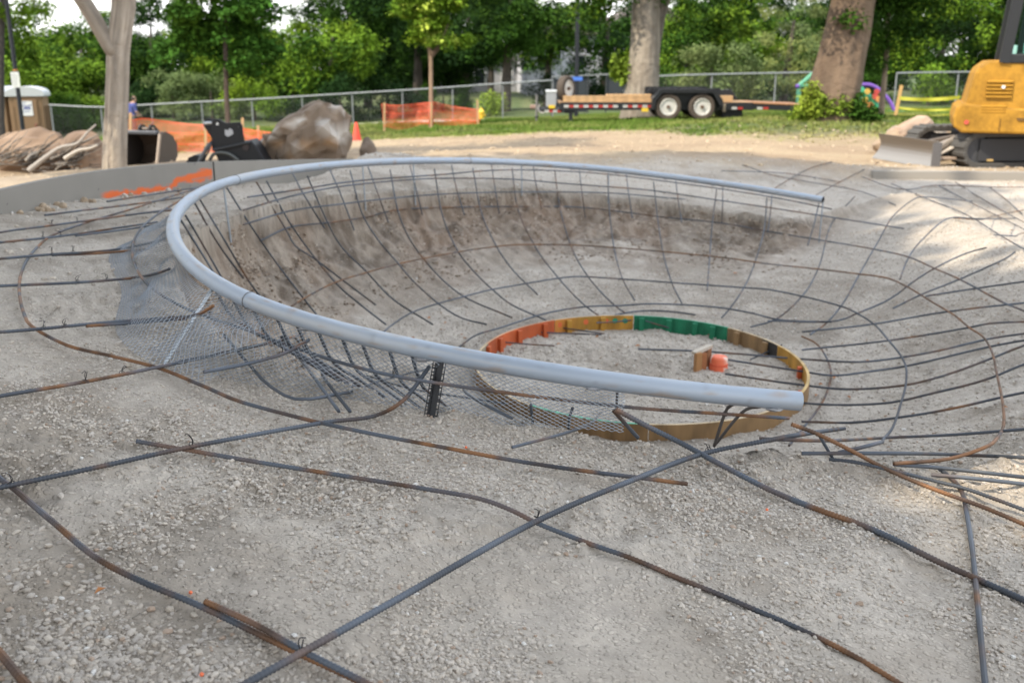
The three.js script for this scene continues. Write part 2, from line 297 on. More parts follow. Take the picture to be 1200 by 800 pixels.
// ------------------------------------------------------------------ loose gravel
{
  const stone = (s0, detail = 1) => { const g = new THREE.IcosahedronGeometry(1, detail); const p = g.attributes.position; for (let i = 0; i < p.count; i++) { const v = V(p.getX(i), p.getY(i), p.getZ(i)); const k = 1 + 0.42 * noise3(v.x * 1.3 + s0, v.y * 1.3, v.z * 1.3 - s0) + 0.12 * noise3(v.x * 3.1 - s0, v.y * 3, v.z * 3); p.setXYZ(i, v.x * k * 1.15, v.y * k * 0.72, v.z * k * 0.95); } g.computeVertexNormals(); return g; };
  const mat = new THREE.MeshStandardMaterial({ color: 0xffffff, roughness: 0.93 });
  const put = { a: [], b: [], c: [] }; seed(4242);
  const add = (x, z, r, sink = 0.35, tint) => { const y = baseH(x, z) + micro(x, z) + r * (0.62 - sink); const tone = (0.80 + 0.34 * rnd()) * (1 - 0.16 * Math.exp(-(((x + 0.95) / 0.5) ** 2 + ((z + 1.6) / 0.45) ** 2))); const w = R(-0.03, 0.04); const c = tint ? tint.map(v => v * tone) : rnd() < 0.03 ? [0.35, 0.265, 0.20] : rnd() < 0.012 ? [0.58, 0.555, 0.52] : [0.45 * tone + w * 0.5, 0.40 * tone + w * 0.3, 0.345 * tone]; const key = 'abc'[Math.floor(rnd() * 3)]; put[key].push([x, y, z, r, R(0, 6.28), R(-0.5, 0.5), R(-0.5, 0.5), c, R(0.75, 1.3)]); };
  const patch = (x, Y) => 0.35 + 1.5 * fbm2(x * 1.6 + 3, Y * 1.6, 3) + 1.0 * fbm2(x * 6, Y * 6, 2);
  for (let k = 0; k < 300000; k++) {                      // deck in front
    const Y = 1.15 + 3.0 * Math.pow(rnd(), 1.3), x = R(-0.62, 0.62) * (Y + 0.6), p = polar(x, -Y); if (p.r < p.R - 0.05) continue;
    const coarse = Math.exp(-(((x + 0.95) / 0.42) ** 2 + ((Y - 1.65) / 0.38) ** 2)); const lip = Math.exp(-(((p.r - p.R - 0.12) / 0.14) ** 2));
    const f = patch(x, Y) + 0.15 * coarse + 0.6 * lip; if (rnd() > 0.10 + 0.8 * f) continue;
    let r = 0.0016 + 0.0042 * Math.pow(rnd(), 2.4); if (rnd() < 0.022 + 0.09 * coarse + 0.05 * lip) r = R(0.0035, 0.0075); if (rnd() < 0.0015 + 0.012 * coarse) r = R(0.007, 0.011);
    add(x, -Y, r, 0.35);
  }
  for (let k = 0; k < 1700; k++) {                       // the coarse heap at the left
    const x = -0.95 + 0.36 * (rnd() + rnd() + rnd() - 1.5) * 1.4, Y = 1.62 + 0.36 * (rnd() + rnd() + rnd() - 1.5) * 1.4; add(x, -Y, (0.0022 + 0.0062 * Math.pow(rnd(), 2.4)) * (rnd() < 0.05 ? 1.4 : 1), 0.35);
  }
  for (let k = 0; k < 190000; k++) {                      // bowl floor and slopes
    const th = R(-Math.PI, Math.PI), rr = Math.sqrt(rnd()) * 4.6, x = CX + rr * Math.cos(th), Y = CY + rr * Math.sin(th), p = polar(x, -Y); if (p.r > p.R - 0.02) continue;
    const t = (p.r - p.r0) / (p.R - p.r0); if (p.s > 0.5 && t > 0.55 && rnd() < 0.92) continue; if (rnd() > 0.55 + 0.7 * patch(x, Y)) continue;
    add(x, -Y, 0.0022 + 0.0065 * Math.pow(rnd(), 2.6), 0.3);
  }
  for (let k = 0; k < 40000; k++) {                      // clods and stones stuck in the cut earth
    const th = R(-Math.PI, Math.PI), p0 = polar(CX + Math.cos(th), -(CY + Math.sin(th))); if (p0.s < 0.6) continue; const t = 1 - 0.40 * Math.pow(rnd(), 2.0), rr = lerp(p0.r0 + 0.05, p0.R, t), x = CX + rr * Math.cos(th), Y = CY + rr * Math.sin(th); if (fbm3(x * 2.6, t * 5, Y * 2.6, 3) < 0.02 + R(-0.1, 0.1)) continue;
    const q = rnd(); add(x, -Y, 0.003 + 0.012 * Math.pow(rnd(), 3.2), 0.4, q < 0.5 ? [0.21, 0.16, 0.118] : q < 0.8 ? [0.28, 0.215, 0.16] : [0.37, 0.315, 0.255]);
  }
  for (let k = 0; k < 26000; k++) {                      // deck around the bowl
    const x = R(-3.2, 7.5), Y = R(3.2, 13.5), p = polar(x, -Y); if (p.r < p.R) continue; if (rnd() > 0.45 + 0.6 * patch(x, Y)) continue; add(x, -Y, 0.004 + 0.010 * Math.pow(rnd(), 2.2), 0.4);
  }
  for (let k = 0; k < 3200; k++) { const Y = R(13, 24), x = R(-9, 9); add(x, -Y, 0.008 + 0.028 * Math.pow(rnd(), 5), 0.5, [0.42, 0.325, 0.225]); }
  let i = 0, holder = new THREE.Group(); holder.name = 'gravel'; scene.add(holder); tag(holder, 'loose pale limestone gravel scattered over the bowl and deck', 'gravel', null, 'stuff');
  const q = new THREE.Quaternion(), e = new THREE.Euler(), mt = new THREE.Matrix4(), cc = new THREE.Color();
  for (const key of 'abc') {
    const list = put[key], im = new THREE.InstancedMesh(stone(3.7 * ++i, i === 1 ? 1 : 0), mat, list.length); im.name = 'gravel_stones'; im.castShadow = im.receiveShadow = true; im.userData.kind = 'stuff';
    list.forEach(([x, y, z, r, a, b, c, col, s], n) => { q.setFromEuler(e.set(b, a, c)); mt.compose(V(x, y, z), q, V(r * s, r, r / s)); im.setMatrixAt(n, mt); im.setColorAt(n, cc.setRGB(...col)); });
    holder.add(im); console.log('gravel', list.length);
  }
  // a few chips of orange marking paint and dead leaves
  const chip = std(0.75, 0.17, 0.07, 0.7), leafM = std(0.36, 0.16, 0.06, 0.9); let n = 0;
  for (const [px, py] of [[223, 694], [236, 790], [546, 524], [899, 597]]) { const p = onGround(px, py, 0.006); single('paint_chip', new THREE.IcosahedronGeometry(0.0045, 0).translate(p.x, p.y, p.z), chip, 'small orange painted stone lying in the grey gravel', 'stone', 'orange painted stones'); }
  seed(9); for (const [px, py] of [[478, 290], [503, 372], [517, 386], [522, 378], [541, 392], [545, 396], [484, 396], [489, 404], [932, 378], [978, 442], [1017, 423], [1062, 417], [995, 465], [962, 450], [957, 463], [1178, 477], [655, 403], [527, 350], [862, 320], [700, 394], [748, 405], [117, 692]]) {
    const p = onGround(px, py, 0.012), s = R(0.012, 0.024), g = new THREE.BufferGeometry(); g.setAttribute('position', new THREE.Float32BufferAttribute([-s, 0, 0, 0, 0.006, s * 0.5, s, 0, 0, -s, 0, 0, s, 0, 0, 0, 0.006, -s * 0.5], 3)); g.setAttribute('uv', new THREE.Float32BufferAttribute(new Array(12).fill(0), 2)); g.computeVertexNormals(); g.rotateY(R(0, 6)); g.rotateX(R(-0.5, 0.5)); g.translate(p.x, p.y, p.z);
    single('dead_leaf', g, leafM, 'small curled brown dead leaf lying on the gravel', 'leaf', 'dead leaves in the bowl');
  }
}

// ------------------------------------------------------------------ coping pipe
const steelPipe = new THREE.MeshStandardMaterial({ color: 0xffffff, vertexColors: true, roughness: 0.44, metalness: 0.55 });
const galv = std(0.55, 0.57, 0.59, 0.42, 0.7), weldM = std(0.30, 0.30, 0.31, 0.5, 0.6), blackM = std(0.025, 0.025, 0.027, 0.6, 0.2);
const coping = thing('coping_pipe', 'grey steel coping pipe curving round the rim of the bowl', 'pipe');
{
  const L = pipeCurve.getLength();
  const col = (s, a, L, P) => { const n = fbm3(P.x * 2, a * 0.6, P.z * 2, 3), m = noise3(s * 14, a * 2.2, 3), st = noise3(s * 30, a * 1.5, 8); let c = [0.345 + 0.08 * n, 0.39 + 0.08 * n, 0.45 + 0.08 * n]; const du = fbm3(s * 2.2, a * 1.4, 4, 3); c = mix3(c, [0.46, 0.42, 0.36], 0.35 * sst(0.05, 0.4, du)); if (m > 0.5) c = mix3(c, [0.34, 0.25, 0.17], (m - 0.5) * 1.5); if (st > 0.72) c = mix3(c, [0.2, 0.2, 0.21], (st - 0.72) * 1.6); return c; };
  part('pipe_tube', [tube(pipePts, 0.0302, { n: 28, step: 0.015, col, cap: false, curve: pipeCurve }), tube(pipePts, 0.026, { n: 18, step: 0.06, col: () => [0.1, 0.1, 0.1], cap: false, curve: pipeCurve })], new THREE.MeshStandardMaterial({ color: 0xffffff, vertexColors: true, roughness: 0.58, metalness: 0.3, side: THREE.DoubleSide }), coping);
  // end rings
  for (const u of [0.0005, 0.9995]) { const P = pipeCurve.getPointAt(u), T = pipeCurve.getTangentAt(u); const g = new THREE.RingGeometry(0.0258, 0.0303, 22); g.applyQuaternion(new THREE.Quaternion().setFromUnitVectors(V(0, 0, 1), T.clone().multiplyScalar(u < 0.5 ? -1 : 1))); g.translate(P.x, P.y, P.z); part('cut_end', g, new THREE.MeshStandardMaterial({ color: C(0.3, 0.3, 0.31), roughness: 0.5, metalness: 0.5, side: THREE.DoubleSide }), coping); }
  // welded joint collars
  const uAt = px => { let best = 0, bd = 1e9; for (let k = 0; k <= 600; k++) { const P = pipeCurve.getPointAt(k / 600), z = -P.z; const dz = Math.hypot(P.x - px.x, P.z - px.z); if (dz < bd) { bd = dz; best = k / 600; } } return best; };
  coping.userData.uAt = undefined;
  const pipeAt = (x, y) => pipeCurve.getPointAt(uAt(onDrop(x, y, 0.90, 0.10)));
  seed(5); for (const [x, y] of [[497, 411], [695, 446], [905, 468], [355, 376], [255, 336], [666, 192], [722, 199], [781, 206], [840, 213], [895, 222]]) {
    const P = pipeAt(x, y); const g = rockGeo(0.016, x, 1.9, 0.55, 0.8, 2, 0.9); g.translate(P.x, P.y - 0.027, P.z + 0.012); part('weld', g, weldM, coping);
  }
  for (const u of [0.16, 0.43, 0.7]) { const P = pipeCurve.getPointAt(u), T = pipeCurve.getTangentAt(u), g = new THREE.TorusGeometry(0.0305, 0.0028, 5, 26), p = g.attributes.position; for (let i = 0; i < p.count; i++) p.setZ(i, p.getZ(i) + 0.0015 * Math.sin(i * 1.7)); g.applyQuaternion(new THREE.Quaternion().setFromUnitVectors(V(0, 0, 1), T)); g.translate(P.x, P.y, P.z); part('weld_bead', g, std(0.22, 0.225, 0.235, 0.5, 0.4), coping); }
  // supports
  const post = (x, y, x2, y2, r, off, mat, name = 'support_rod') => { const P = pipeAt(x, y), Q = onGround(x2, y2, off); part(name, rod(V(P.x, P.y - 0.02, P.z), Q, r, 8), mat, coping); };
  post(232, 330, 190, 430, 0.0065, -0.01, std(0.62, 0.66, 0.70, 0.4, 0.5));
  for (const [x, y, d] of [[252, 214, 0.75], [419, 190, 0.42], [605, 189, 0.34], [712, 197, 0.2], [963, 234, 0.22], [476, 187, 0.3]]) { const P = pipeAt(x, y); const T = P.clone().sub(V(CX, P.y, -CY)).normalize(); const B = P.clone().addScaledVector(T, -0.03); part('support_rod', rod(V(P.x, P.y - 0.025, P.z), V(B.x, baseH(B.x, B.z) - 0.08, B.z), 0.0065, 8), std(0.30, 0.33, 0.36, 0.5, 0.4), coping); }
  { // black perforated strut under the near side
    const P = pipeAt(513, 414), Q = onGround(503, 497, -0.02), d = Q.clone().sub(P), g = []; const n = 9, cols = 4, w = 0.042;
    const X = V(1, 0, 0.25).normalize(), D = d.clone().normalize();
    for (let c = 0; c <= cols; c++) g.push(rod(P.clone().addScaledVector(X, (c / cols - 0.5) * w).addScaledVector(D, 0.03), Q.clone().addScaledVector(X, (c / cols - 0.5) * w), 0.0022, 4));
    for (let k = 0; k <= n * 2; k++) { const A = P.clone().lerp(Q, 0.12 + 0.88 * k / (n * 2)); g.push(rod(A.clone().addScaledVector(X, -w / 2), A.clone().addScaledVector(X, w / 2).addScaledVector(D, (k % 2 ? 1 : -1) * 0.006), 0.002, 4)); }
    g.push(beam(P.clone().addScaledVector(D, 0.03), Q, 0.034, 0.004));
    part('perforated_strut', g, blackM, coping);
  }
  for (const [x, y, x2, y2] of [[725, 449, 722, 484], [893, 467, 838, 521], [862, 464, 837, 523]]) { const P = pipeAt(x, y), Q = onDrop(x2, y2, 1.10, 0.1); part('support_rod', tube([V(P.x, P.y - 0.028, P.z), V(lerp(P.x, Q.x, 0.3), P.y - 0.05, lerp(P.z, Q.z, 0.4)), Q], 0.0052, { n: 6, step: 0.02 }), std(0.09, 0.08, 0.075, 0.6, 0.4), coping); }
  globalThis.pipeAt = pipeAt;
}
const pipeAt = globalThis.pipeAt;

// ------------------------------------------------------------------ wire lath hung from the pipe
{
  const wireM = std(0.30, 0.325, 0.355, 0.42, 0.5);
  const uOf = (x, y) => { const p = onDrop(x, y, 0.90, 0.10); let b = 0, bd = 1e9; for (let k = 0; k <= 800; k++) { const q = pipeCurve.getPointAt(k / 800), d = Math.hypot(q.x - p.x, q.z - p.z); if (d < bd) { bd = d; b = k / 800; } } return b; };
  function lath(name, label, u0, u1, outF, dropF, rows, cellL, wob) {
    const L = pipeCurve.getLength() * Math.abs(u1 - u0), n = Math.round(L / cellL), P = (s, t) => {
      const u = lerp(u0, u1, s), c = pipeCurve.getPointAt(clamp(u)), T = pipeCurve.getTangentAt(clamp(u)), O = V(-T.z, 0, T.x); if (O.dot(c.clone().sub(V(CX, c.y, -CY))) < 0) O.negate();
      const o = outF(s), e = V(c.x, 0, c.z).addScaledVector(O, 0.02 + o * t), gy = baseH(e.x, e.z), k = t * dropF(s), w = wob * (fbm2(s * 9, t * 2.2, 2)) * Math.sin(Math.PI * Math.min(1, t + 0.15));
      return V(e.x + O.x * w, lerp(c.y - 0.026, gy + 0.012, Math.min(1, k)) + w * 0.35 + 0.0 * o, e.z + O.z * w);
    };
    const pos = [], nrm = [], W2 = 0.001;
    const seg = (a, b) => { const d = b.clone().sub(a), side = new THREE.Vector3().crossVectors(d, V(0.3, 0.2, 1)).normalize().multiplyScalar(W2), s2 = new THREE.Vector3().crossVectors(d, side).normalize().multiplyScalar(W2); for (const q of [side, s2]) { const v = [a.clone().add(q), a.clone().sub(q), b.clone().add(q), b.clone().sub(q)]; for (const k of [0, 1, 2, 1, 3, 2]) pos.push(v[k].x, v[k].y, v[k].z); } };
    const grid = []; for (let j = 0; j <= rows; j++) { const r = []; for (let i = 0; i <= n; i++) r.push(P((i + (j % 2 ? 0.5 : 0)) / n, j / rows)); grid.push(r); }
    for (let j = 0; j < rows; j++) for (let i = 0; i < n; i++) { const a = grid[j][i]; if (j % 2) { seg(a, grid[j + 1][i]); seg(a, grid[j + 1][Math.min(n, i + 1)]); } else { seg(a, grid[j + 1][i]); if (i) seg(a, grid[j + 1][i - 1]); } }
    const g = new THREE.BufferGeometry(); g.setAttribute('position', new THREE.Float32BufferAttribute(pos, 3)); g.computeVertexNormals();
    const o = thing(name, label, 'wire mesh'); const m = part('lath_strands', g, wireM, o); m.userData.kind = 'stuff'; return o;
  }
  const uA = uOf(735, 450), uB = uOf(300, 358), uC = uOf(205, 243);
  lath('wire_lath', 'fine diamond wire lath hanging under the straight run of coping pipe', uA, uOf(262, 341), s => lerp(0.02, 0.30, sst(0.35, 1, s)), s => lerp(0.75, 1, sst(0, 0.3, s)), 25, 0.024, 0.035);
  lath('wire_lath', 'crumpled silver wire lath flared out at the bend of coping pipe', uOf(330, 368), uC, s => lerp(0.32, 0.24, s) + 0.05 * Math.sin(s * 9), s => 1, 24, 0.024, 0.08);
}

// ------------------------------------------------------------------ reinforcing bars
const barMat = vcol(0.62, 0.35);
const tieMat = std(0.035, 0.033, 0.035, 0.55, 0.4);
let barSeed = 1;
function barColor(rust) {
  const k = barSeed++ * 13.7;
  return s => { const n = 0.75 * fbm2(s * 3.4 + k, k, 3) + 0.35 * noise2(s * 17 + k, 2 * k), m = noise2(s * 23 + k, k * 0.5), b = noise2(s * 5 - k, 3.1); let c = mix3([0.055, 0.062, 0.075], [0.10, 0.115, 0.14], clamp(0.5 + b)); c = mix3(c, mix3([0.085, 0.05, 0.032], [0.225, 0.11, 0.05], clamp(0.5 + m)), clamp((rust - 0.5) * 2.4 + 0.32 + 2.4 * n)); return c; };
}
function bar(label, group, pts, { r = 0.0053, rib = false, rust = 0.4, n, step } = {}) {
  const o = thing('rebar', label, 'rebar', [0, 0, 0], 0, group);
  const rad = rib ? (step ? (s, k) => r * (k % 2 ? 1.13 : 0.95) : (s, k) => r * (k % 3 ? 0.95 : 1.2)) : r;
  part('steel_bar', tube(pts, rad, { n: n ?? (rib ? 8 : 6), step: step ?? (rib ? 0.0031 : 0.05), col: barColor(rust) }), barMat, o);
  o.userData.pts = undefined; return o;
}
function tie(o, P, k = 0) {       // twisted wire tie standing on a crossing
  seed(900 + k * 7 + Math.floor(Math.abs(P.x) * 1000)); const g = []; const a = R(0, 6.28);
  g.push(new THREE.TorusGeometry(0.0095, 0.0011, 4, 12).rotateX(R(0.3, 1.2)).rotateY(a).translate(P.x, P.y, P.z));
  const top = V(P.x + R(-0.012, 0.012), P.y + R(0.022, 0.034), P.z + R(-0.01, 0.01));
  g.push(tube([V(P.x, P.y, P.z), V(P.x + R(-0.006, 0.006), P.y + 0.015, P.z), top, V(top.x + R(-0.014, 0.014), top.y + R(-0.008, 0.003), top.z + R(-0.012, 0.012))], 0.0012, { n: 4, step: 0.004 }));
  g.push(tube([V(P.x, P.y, P.z), V(P.x + 0.004, P.y + 0.013, P.z + 0.003), V(top.x + 0.006, top.y - 0.002, top.z)], 0.0012, { n: 4, step: 0.004 }));
  part('wire_tie', g.map(x => { x.deleteAttribute('uv'); return x; }), tieMat, o);
}
const G = (s, off) => parsePx(s).map(([x, y, o]) => onGround(x, y, o ?? off));
// --- the bars on the deck in front, one by one
{
  const up = (x, y, dy = -0.035) => { const p = pipeAt(x, y); return V(p.x, p.y + dy, p.z + 0.01); };
  let o = bar('long ribbed steel bar bent up to the coping pipe at its end', null, [...G('-140,600 0,571 110,548 225,523 380,495 441,486.5', 0.03), ...G('470,471,.075', 0.07), up(503, 411, -0.05)], { r: 0.0062, rib: true, rust: 0.25 });
  tie(o, onGround(225, 521, 0.035), 1); tie(o, onGround(12, 567, 0.035), 2);
  o = bar('long straight steel bar lying diagonally across all the others in front', null, G('200,850,.05 290,800,.06 460,705,.065 630,610,.06 740,563,.06 830,530,.06 905,515,.07 990,502,.10', 0.06), { r: 0.0068, rib: true, rust: 0.3 });
  tie(o, onGround(630, 606, 0.06), 3); tie(o, onGround(352, 763, 0.06), 4); tie(o, onGround(830, 527, 0.06), 5);
  bar('rusty kinked bar lying flat on the coarse gravel heap', null, G('-60,500 0,561 15,572 60,610 115,655 170,683 230,708 345,763 425,800 470,825', 0.018), { r: 0.0062, rib: true, rust: 0.55 });
  bar('rusty short lap bar beside the kinked bar on the gravel heap', null, G('241,705 300,732 350,760 440,806 480,830', 0.028), { r: 0.0058, rib: true, rust: 0.75 });
  bar('rust brown bar stub lying beside the coarse gravel heap', null, G('-50,715 0,766 20,790 60,835', 0.02), { r: 0.0068, rib: true, rust: 0.95 });
  o = bar('half buried ribbed bar running under the diagonal bar', null, G('160,517,.02 230,529,.02 300,541,.018 400,557,.016 500,573,.018 565,585,.03 600,598,.03 630,613,.025 700,640,.012 735,652,.009 765,664,.007 790,675,.006 815,685,.006 840,695,.006 880,712,.005 940,738,.003 1000,768,.004 1060,804,.001', 0.02), { r: 0.0058, rib: true, rust: 0.45 });
  bar('long hoop bar sweeping over the deck outside the coping', null, G('236,219 200,230 150,246 100,261 60,276 38,295 25,318 22,340 27,366 38,383 80,405 130,417 185,431 235,451 280,470 330,484 370,494 440,509 530,526 600,539 680,551 760,561 806,567', 0.03), { r: 0.0058, rib: true, rust: 0.6, step: 0.0055 });
  // the hoop just outside the pipe
  const hoop = parsePx('228,226 205,238 180,254 163,270 155,288 157,308 168,328 185,343 215,360 245,372 290,387 330,402 400,425 460,440 520,450 600,461 680,471 760,479 850,485 925,490').map(([x, y], i) => { const t = i / 19; return onDrop(x, y, lerp(1.03, 0.975, sst(0.3, 0.7, t)), 0.1); });
  o = bar('hoop bar following the outside of the coping pipe', null, hoop, { r: 0.0055, rib: true, rust: 0.45, step: 0.0055 });
  tie(o, hoop[13], 6); tie(o, hoop[11], 7); tie(o, hoop[9], 8); tie(o, hoop[18], 9);
  // bars lying across the left deck
  const L = [['-80,480 0,464 100,447 185,430 250,416 300,405 356,391', 0.04, 0.5, 'from the far left edge onto the crumpled lath'], ['238,436,.09 290,426,.10 330,415,.11 350,405,.13 362,398,.15', 0.1, 0.3, 'short and raised beside the lath'], ['-80,394 0,389 50,385 100,380 160,375 220,371', 0.045, 0.3, 'ending under the galvanised strut'],
    ['100,382 160,378 219,373', 0.04, 0.6, 'doubled beside a longer one at the strut'], ['220,371,.1 235,367,.14 250,358,.18', 0.14, 0.5, 'bent up to the crumpled lath'], ['-60,339 0,335 90,331 160,325 180,321,.08 198,315,.12', 0.04, 0.3, 'tied to the pipe bend'], ['-60,308 0,303 60,298 110,295 155,289 182,283,.10', 0.04, 0.4, 'reaching the pipe above the lath'], ['60,299 110,297 172,292', 0.035, 0.6, 'doubled above the lath'],
    ['-60,293 0,284 50,279 90,274 130,268 184,260', 0.04, 0.3, 'with a dark thick lap'], ['88,276 130,271 186,263', 0.035, 0.2, 'black and doubled at the pipe'], ['-60,283 0,272 60,264 120,256 200,245', 0.035, 0.5, 'close below the curved grey wall'], ['125,255 165,250 205,246', 0.04, 0.2, 'short and dark close to the grey wall'], ['52,252 100,246 150,240 215,231', 0.035, 0.5, 'lying at the foot of the grey wall'], ['125,236 170,229 235,219', 0.04, 0.4, 'under the orange paint on the wall']];
  let nt = 20; for (const [s, off, rust, w] of L) { const lb = bar('straight deck bar ' + w, 'bars across the deck beside the grey wall', G(s, off), { r: 0.0058, rib: true, rust, step: 0.007 }); const q = parsePx(s); if (q.length > 4) { tie(lb, onGround(q[2][0], q[2][1] - 1, off + 0.006), nt++); tie(lb, onGround((q[3][0] + q[2][0]) / 2, (q[3][1] + q[2][1]) / 2 - 1, off + 0.006), nt++); } }
  // right front
  bar('thick corroded ribbed bar running from the coping end down the deck', null, [onDrop(722, 480, 0.96, 0.1), ...G('760,500,.09 800,520,.06 850,547,.04 905,575,.02 970,601,.014 1005,613,.004 1040,628,.012 1100,658,.016 1200,703,.016 1300,752,.016', 0.02)], { r: 0.0078, rib: true, rust: 0.55 });
  bar('orange rusty ribbed bar fanning out from the coping end', null, G('928,497,.12 955,507,.11 1000,529,.08 1030,545,.06 1065,561,.045 1100,575,.04 1150,593,.035 1200,614,.03 1290,655,.03', 0.06), { r: 0.0062, rib: true, rust: 1.0 });
  bar('grey bar lying under the orange rusty bar at coping end', null, G('972,538,.03 1000,541,.04 1050,552,.04 1090,562,.035 1130,572,.03 1165,584,.03 1200,597,.03 1290,630,.03', 0.03), { r: 0.0055, rib: true, rust: 0.3 });
  bar('smooth brown bar lying apart across the sunlit gravel patch', null, G('1100,548 1115,560 1127,575 1134,605 1140,645 1147,715 1153,780 1158,830', 0.016), { r: 0.0066, rib: false, rust: 0.5, n: 8, step: 0.02 });
  bar('short grey brace standing at the crossing by coping end', null, [onGround(958, 506, 0.11), onGround(978, 540, 0.01)], { r: 0.005, rust: 0.2 });
  bar('pale smooth rod slanting down below the coping pipe', null, [onDrop(719, 481, 0.97, 0.1), onDrop(748, 513, 1.06, 0.1)], { r: 0.0062, rust: 0.5, n: 8, step: 0.02 });
}
// --- bars inside the bowl, traced on its surface
{
  const top = s => { const [x, y] = s; return onDrop(x, y, 0.955, 0.1); };
  const wallBar = (s, short) => { const a = parsePx(s); const p = a.map(([x, y], i) => i === 0 ? onDrop(x, y, 0.985, 0.1) : onGround(x, y, i === 1 ? 0.11 : 0.05, 3)); return bar(short ? 'short thin bar hanging from the coping against the dirt wall' : 'long thin bar bent down the dirt wall from the coping', short ? 'short wall bars' : 'long wall bars', p, { r: 0.0062, rust: R(0.1, 0.35), n: 5 }); };
  seed(31);
  for (const s of ['312,212 342,265 392,330 420,355 452,380', '300,213 335,269 345,287 367,302 400,327 440,357', '360,206 382,257 397,285 430,319 460,350 507,380', '410,200 425,252 440,277 465,307 490,335 540,372 570,380', '457,199 467,250 480,280 497,304 540,345 600,372', '509,198 517,247 537,295 550,312 577,339 600,357 640,375', '554,197 565,252 581,287 600,315 630,345', '600,197 607,245 625,285 654,325 687,359 702,370', '650,199 656,242 670,290 690,325 722,359 732,366', '712,206 715,255 720,292 730,327 744,352', '766,213 771,257 777,295 787,330 799,355', '840,222 835,262 832,300 829,340', '899,232 896,267 885,307 872,337 855,362 846,372', '265,219 292,262 318,300 352,345 392,395', '233,232 262,280 292,330 315,360']) wallBar(s, false);
  for (const s of ['342,202 357,230 380,267', '386,198 400,230 415,270', '431,195 442,225 455,261', '480,194 485,212 495,252', '529,193 534,217 544,252', '576,193 580,220 585,250', '625,195 629,220 635,245', '679,198 682,225 686,255', '734,204 737,228 741,255', '792,211 795,235 799,260', '847,219 847,240 846,262', '905,229 903,250 900,272', '960,238 955,260 947,287', '228,238 255,285 285,326', '210,255 235,295 258,332', '217,252 243,296 268,340']) wallBar(s, true);
  const radial = (s, w, rust = 0.25) => bar(w || 'thin bar running across the shallow side of the bowl to its floor', 'bars across the shallow side', G(s, 0.05), { r: 0.0062, rust, n: 5 });
  for (const s of ['1002,230 975,262 959,315 940,347 907,375 880,383', '1140,236 1090,231 1077,231 1050,250 1030,282 1007,322 987,357 967,380 950,392', '1190,256 1140,256 1115,255 1080,282 1065,302 1055,327', '1157,290 1135,296 1100,312 1075,327 1040,352 1005,367 980,376 900,376', '1190,295 1180,302 1125,327 1080,345 1047,361', '1260,322 1200,330 1137,339 1085,347', '1260,350 1200,355 1105,366 1022,380 940,389', '1260,374 1200,377 1160,379 1135,384 1042,399 940,410', '1260,384 1200,391 1160,397 1100,411 1055,419 1010,424 945,421 830,412 748,409', '1260,390 1200,399 1157,407 1062,429 1022,435 977,440 940,435 850,421', '1260,388 1200,405 1162,420 1130,432 1100,442 1062,451 995,456 940,451 850,438', '1260,408 1200,427 1155,445 1092,461 1040,472 940,472 840,454', '1260,450 1200,460 1110,480 1055,489 1002,495 940,494', '1260,498 1200,503 1124,509 1048,512.5 940,516 890,514', '1260,540 1200,536 1130,533 1048,531 940,531', '1260,566 1200,559 1157,554 1102,548 1048,544', '1260,574 1200,567 1146,561 1092,556']) radial(s);
  const hoopBar = (s, label, rust, off = 0.06) => bar(label, null, G(s, off), { r: 0.0062, rust, n: 5 });
  hoopBar('305,282 340,266 382,261 425,255 465,246 517,243 600,242 682,243 775,254 850,262 900,271 960,281 1025,292 1065,301 1097,315 1125,327 1180,356 1200,364 1250,392', 'uppermost thin hoop bar along the dirt wall and over the shallow side', 0.45);
  hoopBar('336,362 355,350 392,331 430,319 467,309 537,295 580,289 600,287 670,287 720,290 780,295 850,302 900,309 957,315 1007,321 1037,325 1062,335 1090,352 1120,370 1137,384 1152,394 1162,410 1169,440 1175,470 1177,493 1170,512 1152,525 1130,533 1102,539 1048,543', 'rust orange hoop bar running all round mid height of the bowl', 0.9);
  hoopBar('440,398 460,380 485,365 545,347 577,339 600,335 654,326 677,324 730,327 787,331 872,337 900,339 940,347 987,359 1005,367 1025,380 1042,399 1055,415 1062,430 1062,450 1057,470 1046,502 1037,513 1022,521 1007,525 983,530', 'dark hoop bar round the lower slope of the bowl', 0.1);
  hoopBar('525,418 540,405 559,392 586,384 610,376 632,369 659,363 690,359 727,358 759,356 802,357 840,360 855,362 882,367 910,374 932,376 975,377', 'dark hoop bar close behind the painted wooden ring', 0.1);
  hoopBar('721,369 744,365 767,364 796,366 815,369', 'short arc of bar just behind the green boards', 0.1, 0.04);
  hoopBar('940,394 955,401 965,412 974,435 971,455 962,475 945,497 925,522', 'brown hoop bar close beside the ring on the shallow side', 0.6, 0.03);
  // hoops hung just under the pipe at the back
  const und = (s, drop, label, rust) => bar(label, null, parsePx(s).map(([x, y]) => onDrop(x, y, drop, 0.1)), { r: 0.0062, rust, n: 5 });
  und('290,231 350,222 417,212 510,205 600,199 700,203 800,215 900,230 975,245', 0.97, 'thin hoop bar tied close under the back of the coping', 0.3);
  und('285,246 340,230 395,219 460,212 512,209 600,210 662,215 762,223 825,232 900,243 1010,260 1060,268', 1.04, 'thin hoop bar wandering below the back of the coping', 0.35);
  und('285,263 345,246 400,239 460,232 525,227 600,225 712,226 775,231 850,238 900,245 960,254', 1.13, 'thin hoop bar at the crest of the dirt wall', 0.25);
  // bars seen through the lath, on the near slope
  for (const s of ['330,395,.10 345,412 370,445 397,482', '345,395,.10 365,418 385,450 410,482', '262,392,.1 290,425 320,455 350,468 400,461 450,445 500,432', '430,440 480,455 560,468 640,480', '540,452 570,475 600,490']) bar('thin black bar on the near slope behind the wire lath', 'bars behind the lath', G(s, 0.05), { r: 0.0055, rust: 0.1, n: 6 });
